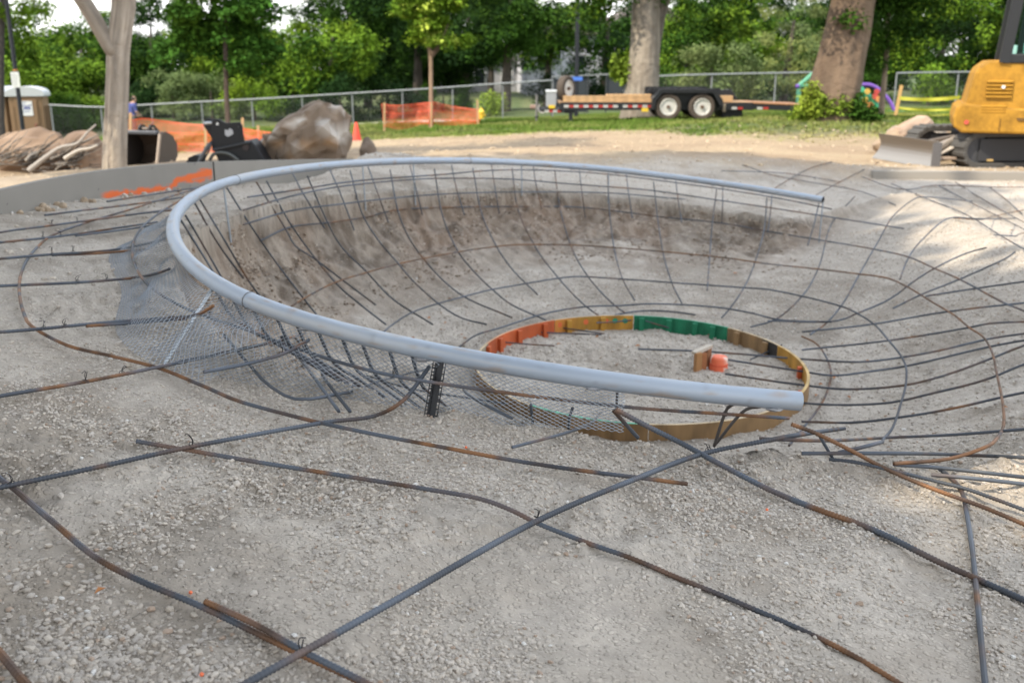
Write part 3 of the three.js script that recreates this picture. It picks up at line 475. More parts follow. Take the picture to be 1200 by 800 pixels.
  for (const [x, y] of [[480, 407], [452, 401], [424, 395], [396, 388], [370, 381], [344, 374], [318, 365], [292, 354], [266, 343], [246, 331]]) { const p = pipeAt(x, y), c = V(CX, 0, -CY), d = c.clone().sub(V(p.x, 0, p.z)).normalize(), pts = [V(p.x, p.y - 0.03, p.z)]; for (const k of [0.06, 0.2, 0.42, 0.7, 1.05]) { const q = V(p.x + d.x * k, 0, p.z + d.z * k); q.y = Math.max(baseH(q.x, q.z) + 0.06, p.y - 0.1 - 0.75 * k); pts.push(q); } bar('thin black bar hanging down the near wall inside the coping', 'bars hanging down the near wall', pts, { r: 0.006, rust: 0.1, n: 6 }); }
  for (const [s, w] of [['622,474,.2 624,492,.12 627,516,.02', 'one'], ['671,478,.2 667,492,.12 666,514,.02', 'two']]) bar('short black upright bar standing under the coping at the wooden ring', 'upright stubs under the coping', parsePx(s).map(([x, y], i) => onDrop(x, y, [0.99, 1.06, 1.13][i], 0.1)), { r: 0.0048, rust: 0.05 });
  // stubs lying inside the wooden ring
  for (const s of ['615,388 650,390 705,392', '582,400 615,403 650,405', '566,416 600,425 645,437', '652,383 680,387 708,391', '699,378,.07 720,377,.07 740,375,.07', '757,376,.07 770,380,.06 784,384,.05', '812,378,.07 818,386,.03 822,388,.02', '871,387,.07 855,392,.03 830,392', '917,404,.07 900,412,.03 880,421', '600,524,.04 660,508,.05 705,483,.06', '840,454 870,458']) bar('short thin bar stub poking inside the painted wooden ring', 'bar stubs in the ring', G(s, 0.03), { r: 0.0048, rust: 0.4, n: 5 });
  // the next pocket beyond the ridge
  for (const s of ['1045,215 1085,232 1130,250 1175,277 1215,300', '1100,217 1130,233 1170,253 1215,276', '1120,213 1150,232 1185,252 1220,270', '1010,207 1060,222 1100,217 1160,219 1220,219', '1115,255 1140,257 1170,252 1200,246 1230,240', '1160,219 1180,234 1200,252', '1030,190 1010,200 985,213 950,232', '975,190 950,197 920,213 905,223', '870,193 885,198 905,205 960,215 1000,222 1050,240', '845,200 920,203 985,213', '1165,275 1180,276 1200,273 1230,268']) bar('thin bar laid over the ridge and the next shallow pocket', 'bars beyond the ridge', G(s, 0.03), { r: 0.0055, rust: R(0.2, 0.6), n: 5 });
}

// ------------------------------------------------------------------ painted wooden ring on the bowl floor
{
  const ring = thing('wooden_ring_form', 'round form of thin painted boards standing on the bowl floor', 'form');
  const pt = (th, r) => { const k = 1 / Math.sqrt((Math.cos(th) / 0.95) ** 2 + (Math.sin(th) / 1.09) ** 2) + r; return [CX + k * Math.cos(th), CY + k * Math.sin(th)]; };
  const ply = vcol(0.75, 0, { map: woodTex });
  const wood = [0.36, 0.235, 0.115], orange = [0.62, 0.13, 0.035], yellow = [0.60, 0.33, 0.05], green = [0.012, 0.24, 0.125], teal = [0.10, 0.52, 0.36], black = [0.03, 0.03, 0.03], pale = [0.58, 0.47, 0.31], grey = [0.37, 0.33, 0.26];
  const thOf = (x, y) => { const p = onDrop(x, y, CAMH - FLOOR); return Math.atan2(-p.z - CY, p.x - CX); };
  const H0 = FLOOR - 0.03, H1 = FLOOR + 0.092, T = 0.016;
  function board(a, b, inner, edge, label) {
    const n = Math.max(3, Math.round(Math.abs(b - a) * 26)), pos = [], col = [], uv = [];
    const quad = (A, B, Cc, D, f, us) => { for (const v of [A, B, Cc, A, Cc, D]) { pos.push(...v); col.push(...f(v)); uv.push(v[0] * 0.7 + v[2] * 0.7, v[1] * 3); } };
    for (let i = 0; i < n; i++) {
      const t0 = lerp(a, b, i / n) + 0.002, t1 = lerp(a, b, (i + 1) / n) + (i === n - 1 ? -0.002 : 0.002), i0 = pt(t0, -T / 2), i1 = pt(t1, -T / 2), o0 = pt(t0, T / 2), o1 = pt(t1, T / 2), P = (q, y) => [q[0], y, -q[1]];
      quad(P(i0, H0), P(i1, H0), P(i1, H1), P(i0, H1), v => inner(Math.atan2(-v[2] - CY, v[0] - CX), (v[1] - FLOOR) / 0.092));
      quad(P(o1, H0), P(o0, H0), P(o0, H1), P(o1, H1), v => mix3(wood, [0.30, 0.19, 0.09], clamp(0.5 + noise2(v[0] * 9, v[2] * 9))));
      quad(P(i0, H1), P(i1, H1), P(o1, H1), P(o0, H1), v => edge);
      if (i === 0) quad(P(i0, H0), P(i0, H1), P(o0, H1), P(o0, H0), () => pale); if (i === n - 1) quad(P(i1, H1), P(i1, H0), P(o1, H0), P(o1, H1), () => pale);
    }
    const g = new THREE.BufferGeometry(); g.setAttribute('position', new THREE.Float32BufferAttribute(pos, 3)); g.setAttribute('color', new THREE.Float32BufferAttribute(col, 3)); g.setAttribute('uv', new THREE.Float32BufferAttribute(uv, 2)); g.computeVertexNormals();
    const m = part('board', g, new THREE.MeshStandardMaterial({ color: 0xffffff, vertexColors: true, roughness: 0.75, map: woodTex, side: THREE.DoubleSide }), ring); if (label) m.userData.label = label; return m;
  }
  const flat = c => (th, h) => { const n = 0.85 + 0.25 * fbm2(th * 22, h * 2, 3); return [c[0] * n, c[1] * n, c[2] * n]; };
  const A = [thOf(942, 418), thOf(884, 388), thOf(742, 382), thOf(651, 391), thOf(562, 418)];
  // anticlockwise from the right: brown/black, green, yellow, orange, then the near side
  board(A[0], A[1], (th, h) => th < A[0] + 0.16 ? black : flat(wood)(th, h), pale, 'bare brown plywood board with a black end');
  board(A[1], A[2], flat(green), [0.05, 0.36, 0.22], 'board painted green');
  board(A[2], A[3], (th, h) => { const u = (th - A[2]) / (A[3] - A[2]); return mix3(flat(yellow)(th, h), orange, 0.4 * sst(0.6, 1, u)); }, pale, 'yellow painted board with green and orange dots');
  board(A[3], A[4], flat(orange), [0.62, 0.35, 0.2], 'board painted orange');
  const B0 = A[4], B1 = thOf(612, 498), B2 = thOf(760, 521), B3 = thOf(915, 498) ;
  const w = (a) => a < 0 ? a + Math.PI * 2 : a;
  board(w(B0), w(B1), flat(grey), pale, 'weathered grey board');
  board(w(B1), w(B2), flat(wood), teal, 'brown board with teal paint along its top edge');
  board(w(B2), w(B3), flat(wood), pale, 'bare brown plywood board');
  board(w(B3), Math.PI * 2 + A[0], (th, h) => flat(th > Math.PI * 2 + A[0] - 0.18 ? green : th > Math.PI * 2 + A[0] - 0.45 ? orange : yellow)(th, h), [0.60, 0.44, 0.2], 'board striped green, orange and yellow');
  // painted dots: thin discs of paint
  for (const [u, c] of [[0.80, orange], [0.93, orange], [0.58, orange], [0.33, orange], [0.22, green], [0.10, green]]) { const th = lerp(A[2], A[3], u), q = pt(th, -T / 2 - 0.0015); const g = new THREE.CircleGeometry(0.019, 14); g.lookAt(V(-Math.cos(th), 0, Math.sin(th))); g.translate(q[0], FLOOR + 0.055, -q[1]); part('paint_dot', g, std(c[0], c[1], c[2], 0.7, 0, { side: THREE.DoubleSide }), ring); }
  // cleats nailed inside
  const paintOf = th => { const t = th; if (t < A[1]) return wood; if (t < A[2]) return green; if (t < A[3]) return yellow; return orange; };
  for (const [x, y] of [[930, 410], [888, 396], [852, 388], [825, 385], [787, 384], [752, 383], [707, 386], [669, 390], [636, 392], [604, 400], [582, 410], [566, 420]]) {
    let th = thOf(x, y); const q = pt(th, -T / 2 - 0.014), c = paintOf(th); part('cleat', rbox(0.036, 0.115, 0.024, 0.002, 0, 0, 0).rotateY(th + Math.PI / 2).translate(q[0], FLOOR + 0.025, -q[1]), std(c[0] * 0.9, c[1] * 0.9, c[2] * 0.9, 0.8, 0, { map: woodTex }), ring);
  }
  for (const th of [w(B3) + 0.1, w(B3) + 0.35, -0.1]) { const q = pt(th, -T / 2 - 0.014); part('cleat', rbox(0.036, 0.115, 0.024, 0.002).rotateY(th + Math.PI / 2).translate(q[0], FLOOR + 0.02, -q[1]), std(...orange, 0.8, 0, { map: woodTex }), ring); }
  // little stake bracket and the orange capped drain
  const b = onDrop(822, 433, CAMH - FLOOR), m = M(b.length());
  const k = thing('stake_block', 'two cut wooden stakes joined by a pale board in the ring', 'stakes', [b.x, FLOOR, b.z], 0.45);
  part('stake', rbox(0.042, 0.14, 0.03, 0.003, -0.05, 0.05, 0.03), std(0.45, 0.24, 0.10, 0.8, 0, { map: woodTex }), k); part('stake', rbox(0.035, 0.13, 0.03, 0.003, -0.005, 0.045, 0.02), std(0.42, 0.17, 0.07, 0.8, 0, { map: woodTex }), k); part('stake', rbox(0.03, 0.15, 0.05, 0.003, 0.052, 0.06, -0.02), std(0.33, 0.17, 0.09, 0.8, 0, { map: woodTex }), k);
  part('cross_board', rbox(0.15, 0.02, 0.035, 0.002, 0, 0.125, 0.0, [0, 0.2, 0.14]), std(0.62, 0.58, 0.52, 0.8, 0, { map: woodTex }), k);
  const c = onDrop(842, 433, CAMH - FLOOR), cap = thing('drain_cap', 'orange taped round drain cap on the floor gravel', 'cap', [c.x, FLOOR, c.z]);
  const prof = [[0, 0.088], [0.03, 0.088], [0.046, 0.083], [0.053, 0.07], [0.052, 0.03], [0.056, 0.01], [0.054, -0.03]].reverse().map(p => new THREE.Vector2(...p));
  part('cap_shell', colorize(new THREE.LatheGeometry(prof, 22), (x, y, z) => { const n = fbm3(x * 30, y * 40, z * 30, 3); return mix3([0.78, 0.16, 0.07], [0.80, 0.62, 0.52], sst(0.12, 0.3, n)); }), vcol(0.55), cap);
  part('tape_band', cyl(0.0545, 0.0545, 0.012, 22, 0, 0.035, 0), std(0.70, 0.11, 0.05, 0.5), cap);
}

// ------------------------------------------------------------------ low grey walls
{
  const path = [[-170, 262, 4.5], [-80, 240, 5.0], [0, 222.5, 5.6], [60, 209.5, 6.3], [130, 198.5, 7.2], [190, 192.5, 8.0], [247, 189.5, 8.8], [320, 187.5, 9.8], [400, 186.3, 10.9], [445, 186, 11.5]];
  const c3 = new THREE.CatmullRomCurve3(path.map(([x, y, z]) => at(x, y, z)), false, 'centripetal'), cp = new THREE.CatmullRomCurve3(path.map(([x, y, z]) => V(x, y, z)), false, 'centripetal');
  const paintLine = [[112, 231], [135, 228], [160, 225], [198, 219], [206, 211], [225, 207], [247, 203.5]];
  const w = thing('curved_wall', 'low curved smooth grey wall with orange spray paint along its foot', 'wall');
  const joint = 6 / 9 + 0.004;
  const conc = new THREE.MeshStandardMaterial({ color: 0xffffff, vertexColors: true, roughness: 0.85, side: THREE.DoubleSide });
  const panel = (u0, u1, n, tone) => {
    const pos = [], col = [], uv = [], idx = [], rows = 46, D = 0.46, TH = 0.045; const base = [0.225 * tone, 0.21 * tone, 0.185 * tone];
    for (let i = 0; i <= n; i++) {
      const u = lerp(u0, u1, i / n), P = c3.getPoint(u), T = c3.getTangent(u), Q = cp.getPoint(u), O = V(T.z, 0, -T.x).normalize(); // away from the bowl
      if (O.x * (P.x - CX) + O.z * (P.z + CY) < 0) O.negate();
      const push = (p, c, v) => { pos.push(p.x, p.y, p.z); col.push(...c); uv.push(u * 9, v); };
      push(P.clone().addScaledVector(O, TH).setY(P.y - D), base, 0); push(P.clone().addScaledVector(O, TH), base, 0.5); push(P.clone().addScaledVector(O, TH), base, 0.5); push(P.clone(), base, 0.55);
      for (let j = 0; j <= rows; j++) {
        const d = D * Math.pow(j / rows, 1.1), p = V(P.x, P.y - d, P.z), py = Q.y + d / M(Q.z); let c = base.slice(); const nn = 0.97 + 0.06 * fbm2(u * 45, d * 6, 3); c = c.map(v => v * nn);
        if (hash3(i * 3 + 1, j, 5) > 0.9985) c = [0.06, 0.05, 0.05];
        if (Q.x > 110 && Q.x < 248 && u < joint) {
          let k = paintLine.findIndex(a => a[0] > Q.x); if (k > 0) { const a = paintLine[k - 1], b = paintLine[k], cy = lerp(a[1], b[1], (Q.x - a[0]) / (b[0] - a[0])), hw = 3.6 + 3.0 * sst(205, 235, Q.x) + 1.6 * noise2(Q.x * 0.2, 2), hole = Q.x > 222 ? sst(1.5, 0, Math.abs(py - cy - 3)) * 0.8 : 0; const a2 = sst(hw + 1.4, hw - 1.6, Math.abs(py - cy) + 1.3 * noise2(Q.x * 0.7, py * 0.7) + 1.6 * noise2(Q.x * 0.13, py * 0.5)) * (1 - hole) * sst(112, 122, Q.x); c = mix3(c, [0.62, 0.12, 0.025], clamp(a2)); }
        }
        push(p, c, 0.55 + d);
      }
      if (i < n) { const s = rows + 5, a = i * s, b = a + s; for (const [p, q] of [[0, 1], [2, 3]]) idx.push(a + p, a + q, b + p, a + q, b + q, b + p); for (let j = 4; j < s - 1; j++) idx.push(a + j, a + j + 1, b + j, a + j + 1, b + j + 1, b + j); }
    }
    const g = new THREE.BufferGeometry(); g.setAttribute('position', new THREE.Float32BufferAttribute(pos, 3)); g.setAttribute('color', new THREE.Float32BufferAttribute(col, 3)); g.setAttribute('uv', new THREE.Float32BufferAttribute(uv, 2)); g.setIndex(idx); g.computeVertexNormals();
    part('wall_panel', g, conc, w);
  };
  panel(0, joint - 0.0012, 420, 1); panel(joint + 0.0012, 1, 90, 1.12);
  // rubble along the foot of the wall
  seed(71); for (let k = 0; k < 26; k++) { const u = lerp(0.20, 0.66, rnd()), P = c3.getPoint(u), T = c3.getTangent(u), O = V(T.z, 0, -T.x).normalize(); if (O.x * (P.x - CX) + O.z * (P.z + CY) > 0) O.negate(); const p = P.clone().addScaledVector(O, R(0.03, 0.12)), r = R(0.012, 0.035); p.y = baseH(p.x, p.z) + r * 0.4; const g = rockGeo(r, k + 50, 1, 0.9, 0.6); g.translate(p.x, p.y, p.z); single('rubble_stone', g, k % 3 ? std(0.40, 0.31, 0.22, 0.9) : std(0.5, 0.46, 0.4, 0.9), 'small broken stone at the foot of the curved grey wall', 'stone', 'rubble along the curved wall'); }
  // straight wall at the back
  const q = thing('straight_wall', 'low straight grey concrete wall in front of the digger', 'wall');
  const a = at(1022, 199.5, 12.8), b = at(1330, 198, 12.5); const g = rbox(b.x - a.x, 0.62, 0.12, 0.006); part('wall_panel', colorize(g.rotateY(Math.atan2(-(b.z - a.z), b.x - a.x)).translate((a.x + b.x) / 2, a.y - 0.31, (a.z + b.z) / 2), (x, y, z) => { const n = 0.97 + 0.1 * fbm3(x * 2, y * 6, z, 3); return [0.28 * n, 0.255 * n, 0.22 * n]; }), vcol(0.85), q);
}
function rockGeo(r, s, sx = 1, sy = 1, sz = 1, detail = 3, rough = 0.3) {
  const g = new THREE.IcosahedronGeometry(1, detail), p = g.attributes.position; const planes = []; seed(s * 101 + 3); for (let k = 0; k < 9; k++) planes.push([V(R(-1, 1), R(-1, 1), R(-1, 1)).normalize(), R(0.62, 0.9)]);
  for (let i = 0; i < p.count; i++) { const v = V(p.getX(i), p.getY(i), p.getZ(i)); let k = 1; for (const [n, d] of planes) { const c = v.dot(n); if (c > 0) k = Math.min(k, d / c); } k = lerp(k, 1, 0.12) + rough * 0.35 * fbm3(v.x * 2.2 + s, v.y * 2.2, v.z * 2.2, 4); p.setXYZ(i, v.x * k * r * sx, v.y * k * r * sy, v.z * k * r * sz); }
  g.computeVertexNormals(); return g;
}

// ------------------------------------------------------------------ foliage and trees
function clump(n, leaf, s) {
  seed(s); const pos = [], nor = [];
  for (let k = 0; k < n; k++) {
    let c; do c = V(R(-1, 1), R(-1, 1), R(-1, 1)); while (c.lengthSq() > 1);
    const d = V(R(-1, 1), R(-0.9, 0.4), R(-1, 1)).normalize(), up = V(R(-0.6, 0.6), 1, R(-0.6, 0.6)).normalize(), sd = new THREE.Vector3().crossVectors(d, up).normalize(), L = leaf * R(0.7, 1.25), w = L * R(0.28, 0.36), f = new THREE.Vector3().crossVectors(sd, d).multiplyScalar(-L * 0.10);
    const a = c, b = c.clone().addScaledVector(d, L), m = c.clone().addScaledVector(d, L * 0.45), l = m.clone().addScaledVector(sd, w).add(f), r = m.clone().addScaledVector(sd, -w).add(f);
    for (const v of [a, l, b, a, b, r]) pos.push(v.x, v.y, v.z);
  }
  const g = new THREE.BufferGeometry(); g.setAttribute('position', new THREE.Float32BufferAttribute(pos, 3)); g.computeVertexNormals(); return g;
}
const leafMat = new THREE.MeshPhysicalMaterial({ color: 0xffffff, roughness: 0.9, specularIntensity: 0.15, side: THREE.DoubleSide });
const CL = { fine: clump(26, 0.34, 11), mid: clump(20, 0.46, 12), big: clump(15, 0.60, 13), broad: clump(14, 0.75, 14) };
const dummyM = new THREE.Matrix4(), dummyQ = new THREE.Quaternion(), dummyE = new THREE.Euler(), dummyC = new THREE.Color();
// openings in the foliage through which the sun reaches the ridge and the deck by the coping end: x, y, z, half widths
const holes = [[4.1, -0.2, -9.3, 0.55, 1.3], [3.5, -0.15, -7.2, 0.3, 0.7], [1.55, -0.1, -2.72, 0.42, 0.30], [2.1, -0.1, -2.5, 0.4, 0.3], [5.6, -0.4, -9.5, 0.5, 0.8]];
function crown(parent, lobes, count, size, geo, col, s, { gap = -0.18, gapScale = 0.55, name = 'crown', hollow = 0.45, var2 = null } = {}) {
  seed(s); const vol = lobes.map(l => l[3] * l[4] * l[5]), tot = vol.reduce((a, b) => a + b, 0), list = [];
  lobes.forEach((l, li) => {
    const n = Math.round(count * vol[li] / tot);
    let inB = 0, bx, by, bz, bw;
    for (let k = 0, tries = 0; k < n && tries < n * 8; tries++) {
      const d = V(R(-1, 1), R(-1, 1), R(-1, 1)); if (d.lengthSq() > 1) continue; d.normalize().multiplyScalar(lerp(hollow, 1, Math.pow(rnd(), 0.6)) * (0.86 + 0.22 * noise3(d.x * 2.3 + s, d.y * 2.3, d.z * 2.3)));
      let x = l[0] + d.x * l[3], y = l[1] + d.y * l[4], z = l[2] + d.z * l[5];
      if (count > 200) { if (inB-- <= 0) { bx = x; by = y; bz = z; inB = 12 + Math.floor(rnd() * 16); bw = size * R(1.5, 3.2); } const a = R(0, 6.283), q = Math.sqrt(rnd()) * bw; x = bx + Math.cos(a) * q; z = bz + Math.sin(a) * q; y = by + (rnd() - 0.5) * bw * 0.55 - 0.22 * q; }
      if (noise3(x * gapScale + s, y * gapScale * 1.3, z * gapScale) < gap) continue;
      if (holes.some(h => { const k = (y - h[1]) / SUN.y, dx = x - h[0] - SUN.x * k, dz = z - h[2] - SUN.z * k; return dx * dx / ((h[3] + 0.9) ** 2) + dz * dz / ((h[4] + 0.9) ** 2) < 1; })) continue;
      k++; list.push([x, y, z]);
    }
  });
  const im = new THREE.InstancedMesh(geo, leafMat, list.length); im.name = name; im.castShadow = im.receiveShadow = true;
  list.forEach(([x, y, z], i) => { dummyQ.setFromEuler(dummyE.set(R(-0.6, 0.6), R(0, 6.28), R(-0.6, 0.6))); const k = size * R(0.7, 1.35); dummyM.compose(V(x, y, z), dummyQ, V(k, k * 0.85, k)); im.setMatrixAt(i, dummyM); const t = R(0.72, 1.3), yl = Math.max(0, noise3(x * 0.6 - s, y * 0.6, z * 0.6)); const c = var2 && rnd() < 0.5 + 0.8 * noise3(x * 0.4 + s, y * 0.4, z * 0.4) ? var2 : col; im.setColorAt(i, dummyC.setRGB(c[0] * t * (1 + 0.35 * yl), c[1] * t * (1 + 0.12 * yl), c[2] * t)); });
  im.userData.kind = 'stuff'; parent.add(im); return im;
}
const bark = (c) => vcol(0.92, 0, { bumpMap: barkBump, bumpScale: 0.05 });
function trunkPart(parent, pts, rads, col, name = 'trunk', n = 14, ridge = 0.06) {
  const ps = pts.map(p => p.isVector3 ? p : V(...p)), s0 = ps[0].x * 3.1;
  const g = tube(ps, (s, k, L, a) => { const f = clamp(s / L) * (rads.length - 1), i = Math.min(rads.length - 2, Math.floor(f)); return lerp(rads[i], rads[i + 1], f - i) * (1 + ridge * fbm3(Math.cos(a) * 3 + s0, s * 1.1, Math.sin(a) * 3, 3) * 2); }, { n: n > 18 ? 40 : n, step: n > 18 ? 0.05 : 0.10, col: (s, a) => { const v = 0.8 + 0.5 * fbm3(Math.cos(a) * 5 + s0, s * 0.9, Math.sin(a) * 5, 3) + 0.12 * noise3(a * 9, s * 7, s0), gr = noise3(Math.cos(a) * 9 + s0, s * 2.6, Math.sin(a) * 9), st = sst(0.15, 0.45, fbm3(Math.cos(a) * 2, s * 2.2, Math.sin(a) * 2 + s0, 3)); return mix3([col[0] * v, col[1] * v, col[2] * v], [col[0] * 0.5, col[1] * 0.47, col[2] * 0.45], clamp(0.6 * st + 0.45 * sst(0.1, 0.5, gr))); } });
  return part(name, g, bark(), parent);
}
// trunk laid out by pixels at depth z: [x, y, width]
function pxTrunk(parent, list, z, extra, col, opt = {}) { const pts = list.map(([x, y]) => at(x, y, z)), rads = list.map(l => l[2] * M(z) / 2); for (const e of extra || []) { pts.push(pts[pts.length - 1].clone().add(V(e[0], e[1], e[2]))); rads.push(e[3]); } pts[0].y -= 0.12; trunkPart(parent, pts, rads, col, opt.name, opt.n, opt.ridge); return pts; }
const GREEN = { bright: [0.105, 0.185, 0.016], mid: [0.033, 0.078, 0.010], dark: [0.013, 0.034, 0.008], yellow: [0.17, 0.245, 0.03], pale: [0.12, 0.165, 0.06], olive: [0.20, 0.23, 0.07], maple: [0.04, 0.105, 0.014] };

{ // the tree with a forked pale trunk beside the wall
  const t = thing('park_tree', 'tree with pale forked trunk standing behind the curved grey wall', 'tree');
  const p = pxTrunk(t, [[134, 212, 29], [134, 190, 26.5], [135, 150, 25.5], [137, 100, 26], [138, 60, 27.5], [142, 25, 29], [144, 0, 29]], 14, [[-0.05, 0.6, 0, 0.19], [-0.4, 1.6, 0.3, 0.14], [-0.9, 1.8, 0.4, 0.07]], [0.42, 0.355, 0.285], { n: 22, ridge: 0.035 });
  const q = [at(136, 66, 13.95), at(124, 46, 13.95), at(110, 22, 13.95), at(96, 0, 13.95)]; q.push(q[3].clone().add(V(-0.6, 0.9, 0.1)), q[3].clone().add(V(-1.6, 2.4, 0.2))); trunkPart(t, q, [0.11, 0.11, 0.09, 0.08, 0.07, 0.05], [0.42, 0.355, 0.285], 'limb', 14, 0.04);
  crown(t, [[-8.6, 7.2, -12.6, 2.6, 2.0, 2.6], [-7.4, 8.6, -13.4, 2.2, 1.8, 2.2]], 1000, 0.42, CL.mid, GREEN.mid, 81);
}
// big trees that overhang the bowl from outside the picture and keep it in shade
[[-6.8, 0.6, [[-6.4, 8.6, -1.0, 4.2, 2.6, 4.0], [-3.8, 9.8, -2.6, 3.2, 2.2, 3.2]]], [-7.6, -5.2, [[-6.9, 8.8, 3.8, 4.2, 2.6, 3.6], [-3.6, 9.6, 2.2, 3.4, 2.3, 3.4]]], [-9.2, 5.2, [[-8.2, 8.6, -5.0, 3.8, 2.5, 2.9], [-5.2, 9.4, -5.6, 3.2, 2.2, 2.6]]], [0.8, -6.5, [[-0.6, 9.6, 2.6, 3.8, 2.4, 3.6], [-0.4, 10.2, -1.0, 2.9, 2.0, 2.8]]]].forEach(([x, Y, lobes], i) => {
  const t = thing('shade_tree', ['broad leafy tree beside the bowl whose crown shades its middle', 'broad leafy tree behind the photographer shading the near deck', 'broad leafy tree beyond the grey wall shading the back of the bowl', 'tall leafy tree shading the shallow side of the bowl'][i], 'tree', [0, 0, 0], 0, 'trees shading the bowl');
  const g = baseH(x, -Y); trunkPart(t, [V(x, g - 0.1, -Y), V(x + 0.1, 2.4, -Y), V(x + 0.2, 5, -Y - 0.1), V(lobes[0][0], 8, lobes[0][2])], [0.42, 0.34, 0.28, 0.1], [0.3, 0.26, 0.21]);
  trunkPart(t, [V(x + 0.2, 4.6, -Y - 0.1), V((x + lobes[1][0]) / 2, 7.2, (-Y + lobes[1][2]) / 2), V(lobes[1][0], 9.4, lobes[1][2])], [0.2, 0.14, 0.06], [0.3, 0.26, 0.21], 'limb', 8);
  crown(t, lobes, 2300, 0.62, CL.big, GREEN.mid, 90 + i, { gap: -0.36, hollow: 0.2 });
});
{ // young maple
  const t = thing('young_maple_tree', 'young maple with dense dark green crown behind the black attachment', 'tree'), z = 26;
  pxTrunk(t, [[267, 176, 6.5], [267, 150, 6], [265, 110, 5.5], [264, 60, 5], [263, 0, 4]], z, [[0, 1.5, 0, 0.03]], [0.12, 0.085, 0.065], { n: 8 });
  const c = at(262, 30, z); crown(t, [[c.x, c.y + 0.2, c.z, 1.85, 1.75, 1.7], [c.x - 0.2, c.y + 1.9, c.z, 1.5, 1.3, 1.4], [c.x + 0.9, c.y - 0.55, c.z, 0.95, 0.7, 0.9], [c.x - 1.0, c.y - 0.4, c.z, 0.9, 0.8, 0.9]], 1500, 0.17, CL.broad, GREEN.maple, 21, { gap: -0.22, gapScale: 1.5, hollow: 0.15, var2: GREEN.mid });
}
{ // young light green tree in the orange fence
  const t = thing('young_street_tree', 'young tree with bright yellow green leaves inside the orange fence', 'tree'), z = 33.2;
  pxTrunk(t, [[505, 156, 6], [505, 130, 5.4], [505, 95, 5], [504, 62, 4.6], [500, 40, 3.6], [497, 0, 2.6]], z, [[0, 1, 0, 0.02]], [0.36, 0.24, 0.16], { n: 8 });
  for (const [a, b] of [[[504, 66], [525, 28]], [[504, 64], [489, 35]], [[503, 70], [518, 45]]]) trunkPart(t, [at(a[0], a[1], z), at((a[0] + b[0]) / 2 + 3, (a[1] + b[1]) / 2, z), at(b[0], b[1], z)], [0.05, 0.035, 0.02], [0.30, 0.2, 0.14], 'limb', 6);
  const c = at(503, 18, z); crown(t, [[c.x, c.y - 0.1, c.z, 1.6, 1.1, 1.3], [c.x - 0.1, c.y + 1.2, c.z, 1.5, 1.2, 1.3]], 1000, 0.17, CL.broad, [0.36, 0.46, 0.07], 22, { gap: -0.12, gapScale: 1.6, hollow: 0.1, var2: GREEN.bright });
}
{ // big trunk behind the trailer
  const t = thing('large_tree', 'large old tree with thick pale trunk behind the trailer', 'tree'), z = 32;
  pxTrunk(t, [[747, 148, 46], [748, 139, 40], [751, 120, 36], [753, 95, 33], [755, 60, 32], [756, 25, 32], [757, 0, 32]], z, [[0, 1.5, 0, 0.5], [-0.3, 3, 0, 0.35]], [0.28, 0.24, 0.19], { n: 22, ridge: 0.06 });
  pxTrunk(t, [[766, 60, 14], [770, 25, 20], [775, 0, 22]], z + 0.3, [[0.5, 1.8, 0, 0.25], [1, 2, 0, 0.15]], [0.2, 0.17, 0.14], { n: 14, name: 'limb' });
  const c = at(720, 8, z); crown(t, [[c.x - 0.3, c.y + 0.25, c.z + 0.6, 1.5, 0.8, 1.3], [c.x + 2.7, c.y + 0.6, c.z, 2.3, 0.9, 2.0], [c.x + 0.6, c.y + 4.2, c.z, 4.4, 2.6, 3.8]], 2300, 0.34, CL.mid, GREEN.bright, 23, { gap: -0.16, var2: GREEN.mid });
  const s = at(727, 72, z); crown(t, [[s.x, s.y, s.z, 0.35, 0.62, 0.35], [s.x + 0.2, s.y - 0.4, s.z, 0.25, 0.4, 0.3]], 50, 0.2, CL.broad, GREEN.yellow, 24, { name: 'side_shoots' });
}
{ // leaning trunk on the right
  const t = thing('leaning_tree', 'thick leaning tree trunk with leafy suckers round its base', 'tree'), z = 22;
  pxTrunk(t, [[966, 152, 66], [968, 138, 60], [973, 122, 55], [979, 100, 51], [986, 70, 47], [994, 35, 44], [1001, 0, 42]], z, [[0.3, 1.2, 0, 0.38], [0.8, 3, 0, 0.25]], [0.17, 0.115, 0.075], { n: 22, ridge: 0.07 });
  const b = (x, y, dz = 0) => at(x, y, z + dz);
  seed(55); for (const [x, y, r, h] of [[943, 128, 0.28, 0.32], [952, 112, 0.22, 0.35], [963, 126, 0.32, 0.3], [983, 126, 0.26, 0.36], [936, 137, 0.2, 0.14], [1006, 124, 0.34, 0.36], [1018, 134, 0.28, 0.2]]) { const c = b(x, y, -0.55); crown(t, [[c.x, c.y, c.z, r, h, r]], 46, 0.11, CL.broad, x < 990 ? GREEN.yellow : GREEN.mid, 200 + x, { name: 'sucker_leaves', hollow: 0.1, gap: -1 }); }
  const u = b(1000, 30, -0.4); crown(t, [[u.x + 0.0, u.y + 0.1, u.z, 0.35, 0.3, 0.3]], 26, 0.14, CL.broad, GREEN.mid, 240, { name: 'side_shoots' });
  const c = b(1000, 0); crown(t, [[c.x - 1.4, c.y + 0.75, c.z, 2.2, 0.9, 1.8], [c.x + 1.5, c.y + 0.30, c.z - 0.4, 1.7, 1.0, 1.6], [c.x - 2.2, c.y + 0.55, c.z + 0.3, 1.0, 0.7, 0.9], [c.x + 2.0, c.y + 0.1, c.z - 0.8, 1.0, 0.9, 1.0], [c.x + 1.0, c.y - 0.1, c.z - 1.0, 0.8, 0.7, 0.8], [c.x + 0.4, c.y + 3.4, c.z, 4.2, 2.6, 3.6]], 3000, 0.24, CL.mid, GREEN.mid, 25, { gap: -0.2, var2: GREEN.dark });
}
